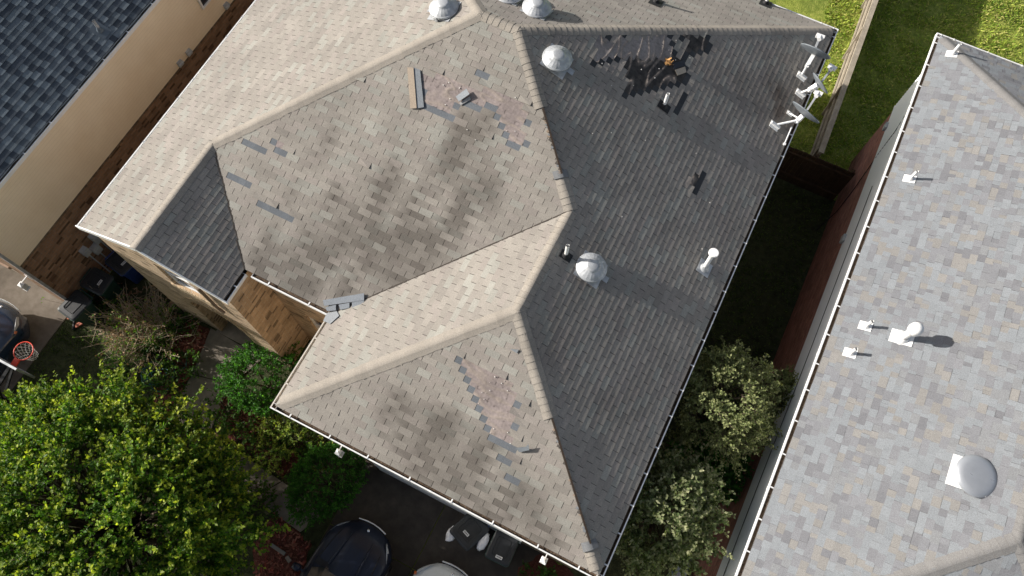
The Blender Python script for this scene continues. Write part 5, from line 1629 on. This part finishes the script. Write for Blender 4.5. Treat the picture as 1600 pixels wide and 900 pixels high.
m = MB(); m.lathe([(.45, 0), (.46, .12), (.36, .17), (.1, .18)], 24, M=Matrix.Translation((-12.65, -1.75, 0))); m.build('base', M_CART, hp)

# ------------------------------------------------------------------ SMALL YARD THINGS
m = MB(); c0 = at_z(250, 588, .1)
for k in range(5):
    r = random.uniform(.26, .42); ox, oy = random.uniform(-.22, .22), random.uniform(-.16, .16); ph = random.uniform(0, 6)
    m.tube([V3((c0.x + ox + r * math.cos(6.2832 * i / 36) * (1 + .1 * math.sin(3 * i / 6 + ph)), c0.y + oy + r * .9 * math.sin(6.2832 * i / 36), .12 + .05 * math.sin(i * .5 + ph))) for i in range(36)], .014, 6, closed=True)
m.tube([c0 + V3((.3, .2, .0)), c0 + V3((.5, .55, .05)), c0 + V3((.35, .9, .15))], .014, 6)
tag(m.build('garden_hose', M_HOSE), 'teal garden hose lying in loose coils beside the red mulch', 'hose')
for x, y, a, lab in ((111, 497, .3, 'red brick lying beside the black cart, nearer the cart'), (123, 507, 1.1, 'red brick lying on the soil below the black cart, nearer the dry bush')):
    m = MB(); p_ = at_z(x, y, .03); m.box((-.1, -.05, -.03), (.1, .05, .035), (.42, .13, .08), M=Matrix.Translation((p_.x, p_.y, .02)) @ Matrix.Rotation(a, 4, 'Z')); m.box((-.035, -.02, .035), (.035, .02, .0375), (.12, .04, .03), M=Matrix.Translation((p_.x, p_.y, .02)) @ Matrix.Rotation(a, 4, 'Z'))
    tag(m.build('brick', M_TINT), lab, 'brick')
m = MB(); a = at_z(118, 490, .05); b = at_z(115, 514, .03); m.tube([a, b], .04, 10); m.lathe([(.05, 0), (.05, .03)], 12, M=Matrix.Translation(b) @ Matrix.Rotation(math.pi / 2, 4, 'X'))
tag(m.build('drain_pipe', M_RUBBER), 'short black drain pipe between the two loose bricks', 'pipe')
m = MB(); a = at_z(424, 851, .03); b = at_z(446, 866, .03); m.bar(a + V3((0, 0, .03)), b + V3((0, 0, .03)), .09, .07, (.22, .21, .20)); m.bar(b + V3((.07, -.03, .03)), b + V3((.22, -.1, .03)), .10, .075, (.26, .22, .19))
tag(m.build('edging_stones', M_TINT), 'two grey edging stones in the mulch by the driveway', 'stones')
p_ = at_z(1113, 790, 1.0)
m = MB(); m.box((3.72, 2.2, .0), (4.06, 2.8, .09), (.35, .36, .36)); m.box((3.75, 2.23, .09), (4.03, 2.77, .62), (.34, .40, .44)); m.lathe([(.11, .62), (.12, .64), (.03, .66)], 20, (.2, .24, .27), M=Matrix.Translation((3.89, 2.5, 0))); m.tube([(4.0, 2.7, .3), (4.08, 2.8, .4), (4.12, 2.85, .2)], .02, 6, (.1, .1, .1))
for k in range(6): m.box((3.742, 2.27, .14 + k * .075), (3.7485, 2.73, .17 + k * .075), (.16, .19, .21))
tag(m.build('condenser_unit', M_TINT), 'pale blue-grey condenser unit by the red brick wall below the trees', 'air conditioner')
m = MB(); m.tube([at_z(1109, 797, 1.0), at_z(1121, 791, 1.05)], .012, 6); m.tube([at_z(1115, 794, 1.03), V3((at_z(1115, 794, 1.03).x, at_z(1115, 794, 1.03).y, 0))], .012, 6)
tag(m.build('garden_stake', M_WHITE), 'thin white stake with a crossbar at the edge of the deep green tree', 'stake')

# ------------------------------------------------------------------ camera, light, sky
cam = bpy.data.cameras.new('camera'); cam.sensor_fit = 'HORIZONTAL'; cam.sensor_width = 36; cam.lens = F_PX / 1600 * 36
cam.clip_start = .1; cam.clip_end = 1500
co = bpy.data.objects.new('camera', cam); COL.objects.link(co)
bk = -FW
co.matrix_world = Matrix(((RT.x, UP.x, bk.x, CAM.x), (RT.y, UP.y, bk.y, CAM.y), (RT.z, UP.z, bk.z, CAM.z), (0, 0, 0, 1)))
scene.camera = co

SUN_EL, SUN_AZ = math.radians(23.9), math.radians(13)      # light travels towards +x, a little towards +y
ld = V3((math.cos(SUN_EL) * math.cos(SUN_AZ), math.cos(SUN_EL) * math.sin(SUN_AZ), -math.sin(SUN_EL)))
sl = bpy.data.lights.new('sun', 'SUN'); sl.energy = 5.0; sl.angle = math.radians(.6); sl.color = (1.0, .945, .87)
slo = bpy.data.objects.new('sun', sl); COL.objects.link(slo)
slo.rotation_euler = ld.to_track_quat('-Z', 'Y').to_euler(); slo.location = (-30, -5, 30)
wd = bpy.data.worlds.new('World'); scene.world = wd; wd.use_nodes = True
nt = wd.node_tree; bg = nt.nodes['Background']
sky = nt.nodes.new('ShaderNodeTexSky'); sky.sky_type = 'NISHITA'; sky.sun_disc = False
sky.sun_elevation = SUN_EL
to_sun = -ld
sky.sun_rotation = math.atan2(to_sun.x, to_sun.y)
sky.air_density = 1.0; sky.dust_density = 3.0; sky.ozone_density = 1.0
hsv = nt.nodes.new('ShaderNodeHueSaturation'); hsv.inputs['Saturation'].default_value = .62
nt.links.new(sky.outputs[0], hsv.inputs['Color']); nt.links.new(hsv.outputs[0], bg.inputs[0]); bg.inputs[1].default_value = 0.084
vs = scene.view_settings
vs.view_transform = 'Standard'; vs.look = 'None'; vs.gamma = 1; vs.use_curve_mapping = False
vs.exposure = 0.60
